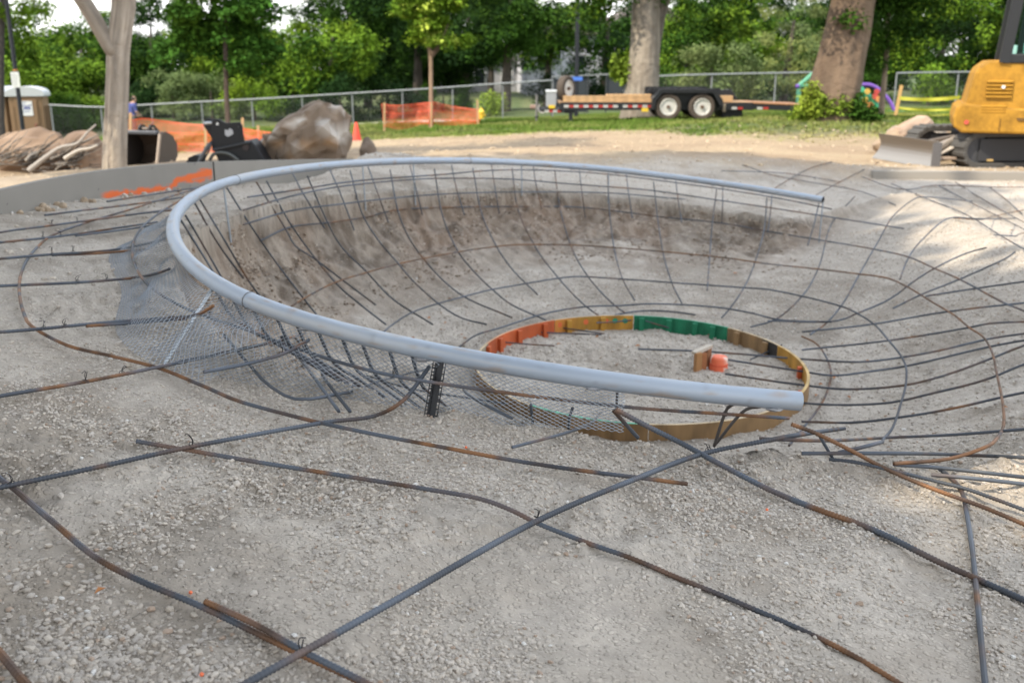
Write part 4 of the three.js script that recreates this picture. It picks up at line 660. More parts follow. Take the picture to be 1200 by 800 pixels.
{ // slim tree beside the digger
  const t = thing('slim_tree', 'slim young tree with pale trunk between the leaning trunk and digger', 'tree'), z = 24;
  pxTrunk(t, [[1033, 143, 8], [1034, 120, 7], [1037, 90, 6], [1040, 50, 5], [1042, 0, 4]], z, [[0, 2, 0, 0.02]], [0.34, 0.26, 0.18], { n: 8 });
  const c = at(1045, 30, z); crown(t, [[c.x, c.y + 0.5, c.z, 1.1, 1.3, 1.0], [c.x - 0.3, c.y - 0.65, c.z, 0.6, 0.5, 0.6]], 420, 0.2, CL.mid, GREEN.mid, 26, { gap: -0.1, gapScale: 1.3, hollow: 0.1 });
}
// the wood behind the fence: tree by tree. [pixel x, depth, base y lift, crown lobes (dx, height, dz, rx, ry, rz), kind]
{
  const kinds = { b: [GREEN.bright, GREEN.mid, 'bright green tree', CL.mid], d: [GREEN.dark, GREEN.mid, 'dark shady tree', CL.mid], m: [GREEN.mid, GREEN.bright, 'mid green tree', CL.mid], o: [GREEN.olive, GREEN.pale, 'pale olive tree with upswept tufts behind the right fence', CL.fine] };
  const list = [[-30, 50, 'b', 4.6, 3.2, 4.4, 'behind the portable toilets'], [45, 56, 'b', 3.2, 2.6, 2.9, 'spreading low beside the toilet roof'], [100, 64, 'm', 4.2, 2.6, 2.8, 'right behind the pale forked trunk'], [20, 78, 'd', 5, 2.6, 3, 'far back behind the lamp post with the notice'], [182, 66, 'd', 4.2, 3.4, 3.9, 'above the person in blue'], [235, 74, 'm', 5.4, 3.2, 3.0, 'behind the young maple'], [118, 72, 'b', 3.4, 2.9, 4.0, 'rising behind the fork of the pale trunk'], [318, 62, 'm', 3.6, 2.8, 3.4, 'between the young maple and the boulder'], [388, 52, 'b', 2.9, 2.6, 3.4, 'directly above the boulder'], [432, 64, 'd', 4.0, 4.0, 5.2, 'beside the boulder and the young bright tree'], [490, 57, 'd', 3.8, 3.4, 6.2, 'behind the young bright tree'], [545, 62, 'd', 4.0, 3.2, 4.8, 'above the yellow hydrant'], [592, 53, 'd', 3.6, 2.6, 5.2, 'over the bare end of the long fence'], [640, 58, 'm', 2.2, 1.9, 4.2, 'beside the tall thin lamp post'], [705, 62, 'd', 3.2, 2.4, 4.6, 'between the lamp post and the old trunk'], [800, 58, 'b', 3.6, 3.2, 3.6, 'above the trailer wheels'], [858, 68, 'b', 4.2, 3.8, 4.2, 'behind the trailer ramp'], [915, 52, 'o', 2.3, 3.6, 3.1, ''], [1010, 62, 'd', 4.6, 4.4, 4.2, 'behind the leaning trunk and purple arch'], [1090, 54, 'm', 3.4, 3.0, 3.6, 'above the caution tape'], [1165, 58, 'd', 4.6, 4.6, 4.6, 'behind the digger cab'], [1260, 52, 'm', 4.6, 4.4, 4.8, 'behind the digger boom'], [765, 80, 'd', 5, 4.2, 4.6, 'far back beside the old trunk'], [1115, 76, 'd', 6, 5, 4.6, 'far back beside the digger cab'], [300, 84, 'd', 6.5, 3.0, 3.0, 'far back over the fence near the maple'], [575, 84, 'd', 5.0, 4.2, 7.0, 'far back above the low grey house'], [440, 88, 'd', 6, 5, 4.6, 'far back over the boulder'], [890, 86, 'd', 7, 5, 4.6, 'far back behind the olive tree'], [-90, 64, 'm', 6, 5, 5, 'past the portable toilets'], [140, 92, 'd', 7, 2.6, 3.0, 'far back over the pale forked trunk'], [510, 94, 'd', 6, 4.6, 4.0, 'far back behind the orange fence'], [1000, 92, 'd', 7, 5, 4.4, 'far back behind the playground'], [215, 96, 'd', 7, 3, 3.2, 'far back over the digger bucket'], [-10, 98, 'd', 8, 2.6, 3, 'far back over the portable toilets'], [820, 98, 'd', 7, 5, 4.2, 'far back over the trailer wheels'], [1220, 90, 'd', 7, 6, 5, 'far back past the digger']];
  list.forEach(([px, z, kd, rx, ry, hc, where], i) => {
    const kk = kinds[kd], X = (px - 600) / F * z, Y = z * 1.02, g = land(X, Y);
    const t = thing(kd === 'o' ? 'evergreen_tree' : 'woodland_tree', kd === 'o' ? kk[2] : kk[2] + ' ' + where, 'tree', [0, 0, 0], 0, kd === 'o' ? null : 'trees of the wood behind the fence');
    trunkPart(t, [V(X, g - 0.2, -Y), V(X + 0.1, g + hc * 0.5, -Y), V(X + 0.3, g + hc + ry * 0.3, -Y)], [kd === 'd' ? 0.32 : 0.24, 0.2, 0.06], [0.10, 0.08, 0.065], 'trunk', 9);
    const lob = [[X, g + hc, -Y, rx, ry, rx * 0.85]]; seed(300 + i);
    for (let k = 0; k < 5; k++) lob.push([X + R(-0.75, 0.75) * rx, Math.max(g + 1.3, g + hc + R(-0.85, 0.3) * ry), -Y + R(0.1, 0.7) * rx, rx * R(0.4, 0.55), ry * R(0.32, 0.5), rx * 0.45]);
    crown(t, lob, Math.round(1000 * (rx * ry / 13) * (z > 75 ? 0.7 : 1)), kd === 'o' ? 0.30 : z > 75 ? 0.6 : 0.42, kk[3], kk[0], 400 + i, { var2: kk[1], gap: -0.26, gapScale: 0.5 });
  });
  // the trunk that shows dark behind the fence
  // bushes along the fence
  const bush = [[75, 50, 1.5, 1.1, 'mid', 'next to the toilets'], [112, 52, 1.9, 1.3, 'bright', 'by the forked trunk'], [165, 56, 2.2, 1.2, 'dark', 'behind the person'], [205, 55, 2.4, 1.5, 'pale', 'over the bucket'], [250, 54, 2.2, 1.5, 'pale', 'under the maple'], [300, 53, 2.0, 1.4, 'bright', 'right of the maple'], [345, 52, 1.7, 1.4, 'dark', 'left of the boulder top'], [400, 50, 1.8, 1.6, 'dark', 'against the boulder'], [520, 56, 1.6, 0.9, 'mid', 'behind the orange net'], [575, 50, 0.8, 0.7, 'yellow', 'by the hydrant'], [830, 50, 2.4, 2.0, 'pale', 'over the trailer fender'], [785, 52, 1.6, 1.4, 'mid', 'by the old trunk'], [1000, 53, 1.9, 1.4, 'mid', 'behind the slide'], [1085, 50, 1.2, 1.1, 'bright', 'over the caution tape'], [1150, 51, 1.6, 1.2, 'mid', 'behind the digger'], [640, 55, 1.2, 1.1, 'dark', 'by the trailer hitch'], [1220, 52, 1.7, 1.3, 'mid', 'past the digger'], [5, 52, 1.8, 1.4, 'bright', 'behind the toilets'], [455, 53, 1.5, 1.3, 'dark', 'right of the boulder'], [-40, 50, 2, 1.5, 'mid', 'past the toilets'], [690, 56, 1.5, 1.2, 'dark', 'by the blue sign'], [930, 56, 2.0, 1.4, 'dark', 'under the olive tree'], [40, 60, 2.6, 1.6, 'mid', 'far behind the toilets'], [880, 60, 2.4, 1.6, 'mid', 'behind the ramp']];
  const say = { mid: 'mid green bush beyond the chain link fence', bright: 'bright green bush beyond the chain link fence', pale: 'pale grey green bush beyond the chain link fence', dark: 'dark bush beyond the chain link fence', yellow: 'low yellow green bush beyond the chain link fence' };
  bush.forEach(([px, z, r, h, c, where], i) => { const X = (px - 600) / F * z, Y = z * 1.02, g = land(X, Y); const t = thing('bush', say[c] + ' ' + where, 'bush', [0, 0, 0], 0, 'bushes behind the fence'); trunkPart(t, [V(X, g - 0.1, -Y), V(X, g + h, -Y)], [0.08, 0.03], [0.12, 0.09, 0.07], 'stem', 6); crown(t, [[X, g + h * 0.85, -Y, r, h, r * 0.8], [X + r * 0.6, g + h * 0.6, -Y + 0.3, r * 0.6, h * 0.7, r * 0.5]], Math.round(240 * r * h / 2), 0.3, CL.mid, GREEN[c], 600 + i, { name: 'foliage', gap: -0.3, hollow: 0.3 }); });
}
// ------------------------------------------------------------------ grass
{
  const pos = []; seed(8); for (let k = 0; k < 9; k++) { const a = R(0, 6.28), x = R(-0.6, 0.6), z = R(-0.6, 0.6), l = R(0.3, 0.9), h = R(0.5, 1), w = 0.07; pos.push(x - w * Math.sin(a), 0, z + w * Math.cos(a), x + w * Math.sin(a), 0, z - w * Math.cos(a), x + l * Math.cos(a) * 0.6, h, z + l * Math.sin(a) * 0.6); }
  const g = new THREE.BufferGeometry(); g.setAttribute('position', new THREE.Float32BufferAttribute(pos, 3)); g.computeVertexNormals();
  const list = []; for (let k = 0; k < 150000; k++) { const Y = 15 + 33 * Math.sqrt(rnd()), x = R(-0.60, 0.60) * Y, gr = greenness(x, Y); if (rnd() > gr * 1.1 || gr < 0.12) continue; list.push([x, Y, gr]); }
  const im = new THREE.InstancedMesh(g, new THREE.MeshPhysicalMaterial({ color: 0xffffff, roughness: 0.9, specularIntensity: 0.2, side: THREE.DoubleSide }), list.length); im.name = 'grass'; im.receiveShadow = true; im.castShadow = true;
  list.forEach(([x, Y, gr], i) => { const y = baseH(x, -Y) + micro(x, -Y); dummyQ.setFromEuler(dummyE.set(0, R(0, 6.28), 0)); const s = R(0.08, 0.17), h = R(0.03, 0.085) * (0.5 + gr); dummyM.compose(V(x, y - 0.005, -Y), dummyQ, V(s, h, s)); im.setMatrixAt(i, dummyM); const d = clamp(0.80 - 0.72 * gr + 0.6 * fbm2(x * 0.5, Y * 0.5, 2) + R(-0.2, 0.2)); const c = mix3([0.10, 0.165, 0.024], [0.42, 0.355, 0.155], d); im.setColorAt(i, dummyC.setRGB(...c)); });
  scene.add(im); tag(im, 'short patchy green lawn grass growing beyond the bare soil', 'grass', null, 'stuff'); console.log('grass', list.length);
}

// ------------------------------------------------------------------ fences
const gl = (px, py, z) => { const p = at(px, py, z); p.y = baseH(p.x, p.z); return p; };
const galvFence = std(0.27, 0.28, 0.285, 0.55, 0.4);
function chainFence(label, tops, z, every, hgt) {
  const f = thing('chain_link_fence', label, 'fence'); const c = new THREE.CatmullRomCurve3(tops.map(([x, y]) => at(x, y, z)), false, 'centripetal'), L = c.getLength(), n = Math.round(L / every);
  part('top_rail', tube(tops.map(([x, y]) => at(x, y, z)), 0.035, { n: 6, step: 0.6 }), galvFence, f);
  for (let k = 0; k <= n; k++) { const p = c.getPointAt(k / n); part('post', rod(V(p.x, p.y - hgt - 0.2, p.z - 0.05), V(p.x, p.y + 0.02, p.z - 0.05), 0.034, 6), galvFence, f); }
  const pos = [], w = 0.0024, cell = 0.075; const rows = Math.round(hgt / cell), cols = Math.round(L / cell);
  const P = []; for (let i = 0; i <= cols; i++) P.push(c.getPointAt(i / cols));
  for (let i = 0; i < cols; i++) for (const up of [0, 1]) for (let j = i % 2; j < rows; j += 2) { const a = P[i], b = P[i + 1], y0 = a.y - hgt * (j / rows), y1 = b.y - hgt * ((j + 1) / rows), y2 = b.y - hgt * (Math.max(0, j - 1) / rows); const yy = up ? y2 : y1; pos.push(a.x, y0 - w, a.z, b.x, yy - w, b.z, a.x, y0 + w, a.z, b.x, yy - w, b.z, b.x, yy + w, b.z, a.x, y0 + w, a.z); }
  const g = new THREE.BufferGeometry(); g.setAttribute('position', new THREE.Float32BufferAttribute(pos, 3)); g.computeVertexNormals(); const m = part('chain_link_fabric', g, std(0.20, 0.205, 0.21, 0.6, 0.3, { side: THREE.DoubleSide }), f); m.userData.kind = 'stuff'; return f;
}
chainFence('long chain link fence with steel top rail running behind the boulder', [[-60, 121], [30, 122], [60, 123], [117, 125.5], [150, 124], [210, 120.5], [300, 116], [400, 110], [500, 104], [600, 97], [648, 94]], 46, 2.3, 1.72);
chainFence('chain link fence behind the trailer wheels and leaning tree', [[760, 89.5], [800, 88], [860, 86.5], [910, 85.5], [985, 84]], 45, 2.55, 1.75);
chainFence('short chain link fence section beside the digger', [[1052, 85.5], [1116, 84.5], [1200, 83.5], [1270, 83]], 45, 2.55, 1.75);
{ // dark screened fence in the middle
  const f = thing('screened_fence', 'dark screened fence panels behind the trailer tongue', 'fence'); const a = gl(646, 141, 47), b = gl(752, 137, 47), n = 5;
  for (let k = 0; k <= n; k++) { const p = a.clone().lerp(b, k / n); part('post', rod(V(p.x, p.y - 0.1, p.z), V(p.x, p.y + 1.85, p.z), 0.035, 6), std(0.06, 0.065, 0.07, 0.5, 0.4), f); }
  for (let k = 0; k < n; k++) { if (k === 2) continue; const p = a.clone().lerp(b, (k + 0.5) / n), q = a.distanceTo(b) / n; part('screen_panel', box(q - 0.08, 1.55, 0.012, p.x, p.y + 0.95, p.z - 0.05), std(0.028, 0.034, 0.040, 0.9), f); }
  part('top_rail', rod(V(a.x, a.y + 1.83, a.z + 0.05), V(b.x, b.y + 1.83, b.z + 0.05), 0.03, 6), galvFence, f);
}
const netM = new THREE.MeshPhysicalMaterial({ color: C(0.80, 0.105, 0.028), roughness: 0.55, side: THREE.DoubleSide, transmission: 0.3, thickness: 0 }), stakeM = std(0.46, 0.31, 0.17, 0.85, 0, { map: woodTex });
function netFence(label, tops, bots, z, stakes, s, sag) {
  const f = thing('orange_safety_fence', label, 'fence', [0, 0, 0], 0, null); seed(s);
  const ct = new THREE.CatmullRomCurve3(tops.map(([x, y, d]) => at(x, y, z + (d || 0))), false, 'centripetal'), cb = new THREE.CatmullRomCurve3(bots.map(([x, y, d]) => at(x, y, z + (d || 0))), false, 'centripetal');
  const cols = Math.round(ct.getLength() / 0.075), rows = 15, P = (i, j) => { const u = clamp(i / cols), a = ct.getPoint(u), b = cb.getPoint(u), v = j / rows, w = sag * fbm2(u * 7 + s, v * 1.7, 3) * Math.sin(Math.PI * (0.2 + 0.8 * v)); const p = a.clone().lerp(b, v); p.z += 1.6 * w; p.x += 0.5 * w; p.y += 0.35 * sag * fbm2(u * 5 - s, v * 2, 2); return p; };
  const pos = [], q = (a, b, c, d) => { for (const v of [a, b, c, b, d, c]) pos.push(v.x, v.y, v.z); };
  for (let j = 0; j < rows; j++) for (let i = 0; i < cols; i++) { const w = j % 5 === 0 ? 0.5 : 0.22; q(P(i, j), P(i + 1, j), P(i, j + w), P(i + 1, j + w)); q(P(i, j + w), P(i + 0.24, j + w), P(i, j + 1), P(i + 0.24, j + 1)); }
  const g = new THREE.BufferGeometry(); g.setAttribute('position', new THREE.Float32BufferAttribute(pos, 3)); g.computeVertexNormals(); part('netting', g, netM, f).userData.kind = 'stuff';
  for (const [x, y0, y1, dz] of stakes) { const a = at(x, y1, z + (dz || 0) + 0.03), b = at(x + R(-1, 1), y0, z + (dz || 0) + 0.03); part('stake', beam(a.setY(Math.min(a.y, baseH(a.x, a.z)) - 0.1), b, 0.06, 0.035), stakeM, f); }
  return f;
}
netFence('sagging orange safety netting on stakes behind the digger bucket', [[147, 140], [168, 139, 0.6], [200, 142, 1], [235, 146, 1], [268, 148, 0.4], [300, 152], [328, 157, -1]], [[147, 181], [168, 182, 0.6], [200, 181, 1], [235, 180, 1], [268, 179, 0.4], [300, 177], [328, 176, -1]], 24.5, [[152, 132, 182], [241, 141, 180], [284, 138, 178, 0.4], [303, 147, 177], [324, 146, 176, -1]], 3, 0.10);
netFence('orange safety netting on three stakes round the young tree', [[447, 122], [470, 123, 0.4], [490, 121, 0.8], [505, 119.5, 0.2], [520, 122, 0.8], [545, 126, 0.9], [562, 130, 0.4]], [[450, 149], [470, 152, 0.4], [490, 147, 0.8], [505, 146, 0.2], [520, 148, 0.8], [545, 149, 0.9], [562, 147, 0.4]], 32.6, [[450, 120, 157], [505, 120, 155], [560, 117, 149]], 5, 0.14);

// ------------------------------------------------------------------ caution tape, play frame, bollard, cone
{
  const z = 30, t = thing('caution_tape_line', 'yellow caution tape strung from a leaning wooden stake', 'tape'); const tm = std(0.40, 0.385, 0.03, 0.6, 0, { side: THREE.DoubleSide });
  const b = gl(1049, 138, z); part('stake', beam(V(b.x, b.y - 0.1, b.z), at(1057, 100, z), 0.09, 0.045), std(0.55, 0.36, 0.14, 0.8, 0, { map: woodTex }), t);
  for (const [y0, y1, h] of [[117, 116, 0.10], [127.5, 128.5, 0.055], [135.5, 134, 0.045]]) { const A = at(1054, y0, z), B = at(1125, y1, z - 0.5), pos = []; for (let i = 0; i < 24; i++) { const p = A.clone().lerp(B, i / 24), q = A.clone().lerp(B, (i + 1) / 24), w = k => 0.012 * Math.sin(k * 0.5); p.y -= 0.05 * Math.sin(Math.PI * i / 24); q.y -= 0.05 * Math.sin(Math.PI * (i + 1) / 24); pos.push(p.x, p.y, p.z + w(i), q.x, q.y, q.z + w(i + 1), p.x, p.y + h, p.z - w(i), q.x, q.y, q.z + w(i + 1), q.x, q.y + h, q.z - w(i + 1), p.x, p.y + h, p.z - w(i)); } const g = new THREE.BufferGeometry(); g.setAttribute('position', new THREE.Float32BufferAttribute(pos, 3)); g.computeVertexNormals(); part('tape', g, tm, t); }
}
{
  const z = 40, p = thing('play_structure', 'green and purple climbing frame with slide behind the leaning tree', 'playground'); const gm = std(0.09, 0.30, 0.18, 0.5), pm = std(0.15, 0.065, 0.33, 0.5), om = std(0.52, 0.22, 0.06, 0.6), rm = std(0.42, 0.05, 0.04, 0.6), ym = std(0.52, 0.32, 0.06, 0.6);
  const T = (a, b, r, m, n) => part(n, rod(at(...a, z), at(...b, z), r, 8), m, p);
  const foot = (x, y) => { const q = at(x, y, z); return q; };
  part('post', rod(gl(934, 131, z).setY(gl(934, 131, z).y - 0.1), at(936, 101, z), 0.06, 8), gm, p); part('post', rod(gl(938, 131, z + 0.6).setY(gl(938, 131, z + 0.6).y - 0.1), at(937, 101, z + 0.3), 0.06, 8), gm, p);
  T([936, 101], [974, 68], 0.085, gm, 'beam'); T([937, 101], [956, 99.5], 0.06, gm, 'beam'); T([956, 100], [968, 80], 0.06, gm, 'beam'); T([974, 68], [1010, 92], 0.06, gm, 'beam');
  for (const [x, y] of [[935, 101], [956, 100]]) part('joint_ball', new THREE.SphereGeometry(0.09, 10, 8).translate(...at(x, y, z - 0.05).toArray()), pm, p);
  part('post', rod(gl(1010, 131, z).setY(gl(1010, 131, z).y - 0.1), at(1009, 93, z), 0.07, 8), gm, p);
  for (const d of [0, 0.7]) part('arch', tube([at(1008, 99 + d * 1.5, z + d), at(1022, 100 + d * 1.5, z + d), at(1034, 108, z + d), at(1044, 120, z + d), at(1049, 131, z + d)], 0.075, { n: 8, step: 0.15 }), pm, p);
  part('slide', tube([at(1006, 103, z), at(1014, 111, z), at(1024, 120, z), at(1032, 129, z)], 0.16, { n: 8, step: 0.15 }), std(0.03, 0.26, 0.13, 0.4), p);
  for (const [x, y, r, m] of [[1014, 117, 0.13, ym], [1017, 107, 0.11, ym], [1020, 123, 0.13, om], [1026, 113, 0.12, rm], [1030, 116, 0.12, om], [1028, 107, 0.1, rm]]) part('climbing_disc', cyl(r, r, 0.06, 12).rotateX(Math.PI / 2).translate(...at(x, y, z - 0.3).toArray()), m, p);
  part('ground_beam', beam(at(1000, 131, z), at(1060, 131, z), 0.1, 0.1), gm, p); 
}
{
  const b = gl(564, 139, 42), t = thing('hydrant', 'small yellow hydrant standing on the lawn beside the orange fence', 'hydrant', b); const ym = std(0.75, 0.47, 0.03, 0.5);
  part('barrel', new THREE.LatheGeometry([[0.16, -0.05], [0.16, 0.04], [0.11, 0.06], [0.105, 0.38], [0.14, 0.41], [0.13, 0.46], [0.07, 0.54], [0.035, 0.56], [0.03, 0.61], [0, 0.61]].map(p => new THREE.Vector2(...p)), 12), ym, t); part('outlet', cyl(0.05, 0.05, 0.36, 8, 0, 0.3, 0, [0, 0, 1.57]), ym, t);
  const q = gl(418, 164, 23), c = thing('traffic_cone', 'small red traffic cone behind the boulder', 'cone', q); part('cone_body', new THREE.LatheGeometry([[0.13, 0.02], [0.10, 0.1], [0.03, 0.46], [0, 0.46]].map(p => new THREE.Vector2(...p)), 12), std(0.70, 0.06, 0.03, 0.5), c); part('cone_base', rbox(0.32, 0.03, 0.32, 0.01, 0, 0.012, 0), std(0.6, 0.05, 0.03, 0.6), c);
}
{ // concrete path across the lawn
  const pos = [], col = [], pts = [[-14, 39], [-7, 38.4], [-3, 39.2], [3, 41.5], [10, 42.5]], c = new THREE.CatmullRomCurve3(pts.map(([x, y]) => V(x, 0, -y))); const w = 0.75;
  for (let i = 0; i < 90; i++) for (const [a, b] of [[i / 90, (i + 1) / 90]]) { const p = c.getPoint(a), q = c.getPoint(b), f = (v, s) => { const r = V(v.x, 0, v.z + s * w); return [r.x, baseH(r.x, r.z) + micro(r.x, r.z) + 0.05, r.z]; }; pos.push(...f(p, 1), ...f(q, 1), ...f(p, -1), ...f(q, 1), ...f(q, -1), ...f(p, -1)); }
  const g = new THREE.BufferGeometry(); g.setAttribute('position', new THREE.Float32BufferAttribute(pos, 3)); g.computeVertexNormals(); const m = part('path', g, std(0.52, 0.47, 0.41, 0.9, 0, { side: THREE.DoubleSide }), scene); tag(m, 'pale concrete path crossing the lawn behind the orange fence', 'path', null, 'structure');
}

// ------------------------------------------------------------------ lamp posts, toilets, person
{
  const z = 31, b = gl(29, 172, z), t = thing('lamp_post', 'black lamp post with a white notice beside the portable toilets', 'lamp post', b); const bm = std(0.016, 0.018, 0.024, 0.45, 0.3);
  part('pole', cyl(0.058, 0.066, 6.2, 12, 0, 3.0, 0), bm, t); part('base_collar', new THREE.LatheGeometry([[0.16, -0.05], [0.16, 0.1], [0.1, 0.2], [0.07, 0.4]].map(p => new THREE.Vector2(...p)), 12), bm, t); part('lantern', new THREE.LatheGeometry([[0.06, 6.0], [0.16, 6.15], [0.2, 6.5], [0.06, 6.7], [0, 6.75]].map(p => new THREE.Vector2(...p)), 12), bm, t);
  const sy = (a, k) => at(23, a, z).y - b.y; part('notice', box(0.25, 0.46, 0.012, 0.0, sy(93), 0.072), new THREE.MeshStandardMaterial({ color: C(0.62, 0.63, 0.62), roughness: 0.6, map: signTex('notice') }), t); part('strap', cyl(0.068, 0.068, 0.03, 10, 0, sy(82), 0), std(0.7, 0.3, 0.06, 0.6), t);
  const b2 = gl(675, 139, 43), l = thing('lamp_post', 'tall thin black lamp post with a blue sign behind the spare wheel', 'lamp post', b2); part('pole', cyl(0.075, 0.1, 7.5, 10, 0, 3.6, 0), bm, l); part('lantern', new THREE.LatheGeometry([[0.08, 7.3], [0.2, 7.5], [0.24, 7.9], [0, 8.1]].map(p => new THREE.Vector2(...p)), 10), bm, l);
  part('blue_sign', box(0.78, 0.16, 0.03, -0.15, at(672, 92, 43).y - b2.y, 0.12), std(0.06, 0.16, 0.55, 0.5), l);
}
function signTex(kind) {
  const cv = document.createElement('canvas'); cv.width = 128; cv.height = 160; const c = cv.getContext('2d'); c.fillStyle = '#f2f2f0'; c.fillRect(0, 0, 128, 160);
  if (kind === 'notice') { c.fillStyle = '#9aa0a0'; for (let k = 0; k < 9; k++) c.fillRect(14, 18 + k * 15, 60 + (k * 37) % 40, 5); }
  else { c.strokeStyle = '#2b3f8f'; c.lineWidth = 11; c.beginPath(); c.moveTo(12, 62); c.bezierCurveTo(40, 20, 60, 80, 118, 40); c.stroke(); c.fillStyle = '#2b3f8f'; c.fillRect(40, 66, 72, 22); c.fillStyle = '#7d86a8'; c.fillRect(20, 100, 88, 8); c.fillRect(30, 118, 66, 7); c.fillRect(20, 12, 50, 10); }
  const t = new THREE.CanvasTexture(cv); t.colorSpace = THREE.SRGBColorSpace; return t;
}
{
  const z = 36; const mk = (px, py, turn, label, tone) => {
    const b = gl(px, py, z), t = thing('portable_toilet', label, 'toilet', b, turn); const tan = std(0.20 * tone, 0.122 * tone, 0.065 * tone, 0.8), dk = std(0.145 * tone, 0.088 * tone, 0.045 * tone, 0.8), wm = std(0.45, 0.47, 0.48, 0.6);
    part('cabin', rbox(1.1, 2.02, 1.15, 0.05, 0, 1.0, 0), tan, t);
    for (let k = -2; k <= 2; k++) part('rib', rbox(0.05, 1.5, 0.03, 0.01, k * 0.2, 0.9, 0.585), dk, t); for (let k = -2; k <= 2; k++) part('rib', rbox(0.03, 1.5, 0.05, 0.01, 0.56, 0.9, k * 0.2), dk, t);
    const pts = []; for (let k = 0; k <= 12; k++) { const a = k / 12 * Math.PI; pts.push([-0.62 * Math.cos(a), 0.04 + 0.24 * Math.sin(a)]); } pts.push([0.62, -0.04], [-0.62, -0.04]);
    part('roof', extrude(pts.reverse(), 1.26, 0.01).translate(0, 2.04, -0.63), wm, t);
    part('door', rbox(0.72, 1.8, 0.03, 0.01, 0, 0.98, 0.6), tan, t); part('door_latch', rbox(0.07, 0.12, 0.05, 0.01, 0.26, 1.0, 0.63), std(0.2, 0.08, 0.05, 0.5), t); part('skid', box(1.15, 0.1, 1.2, 0, -0.02, 0), std(0.1, 0.08, 0.06, 0.8), t);
    part('sign_plate', box(0.42, 0.5, 0.012, 0.0, 1.58, 0.624), new THREE.MeshStandardMaterial({ color: C(0.75, 0.75, 0.76), roughness: 0.5, map: signTex('logo') }), t);
    return t;
  };
  mk(41, 180, 0.25, 'tan portable toilet with a white sign on its door, beside the lamp post', 1.05); mk(9, 182, -0.15, 'tan portable toilet half hidden behind the dark trunk', 0.92);
  const t = thing('dark_tree', 'dark tree trunk in front of the portable toilets', 'tree'); pxTrunk(t, [[6, 184, 16], [0, 170, 11], [-1, 140, 9], [0, 85, 8], [1, 40, 7], [2, 0, 7]], 31, [[0, 2, 0, 0.05]], [0.07, 0.058, 0.05], { n: 10 });
  const c = at(10, 20, 31); crown(t, [[c.x - 0.6, c.y + 0.8, c.z, 1.7, 1.0, 1.4], [c.x - 0.2, c.y + 2.8, c.z, 2.6, 1.6, 2.4]], 420, 0.3, CL.mid, GREEN.bright, 27, { gap: -0.1, var2: GREEN.yellow });
}
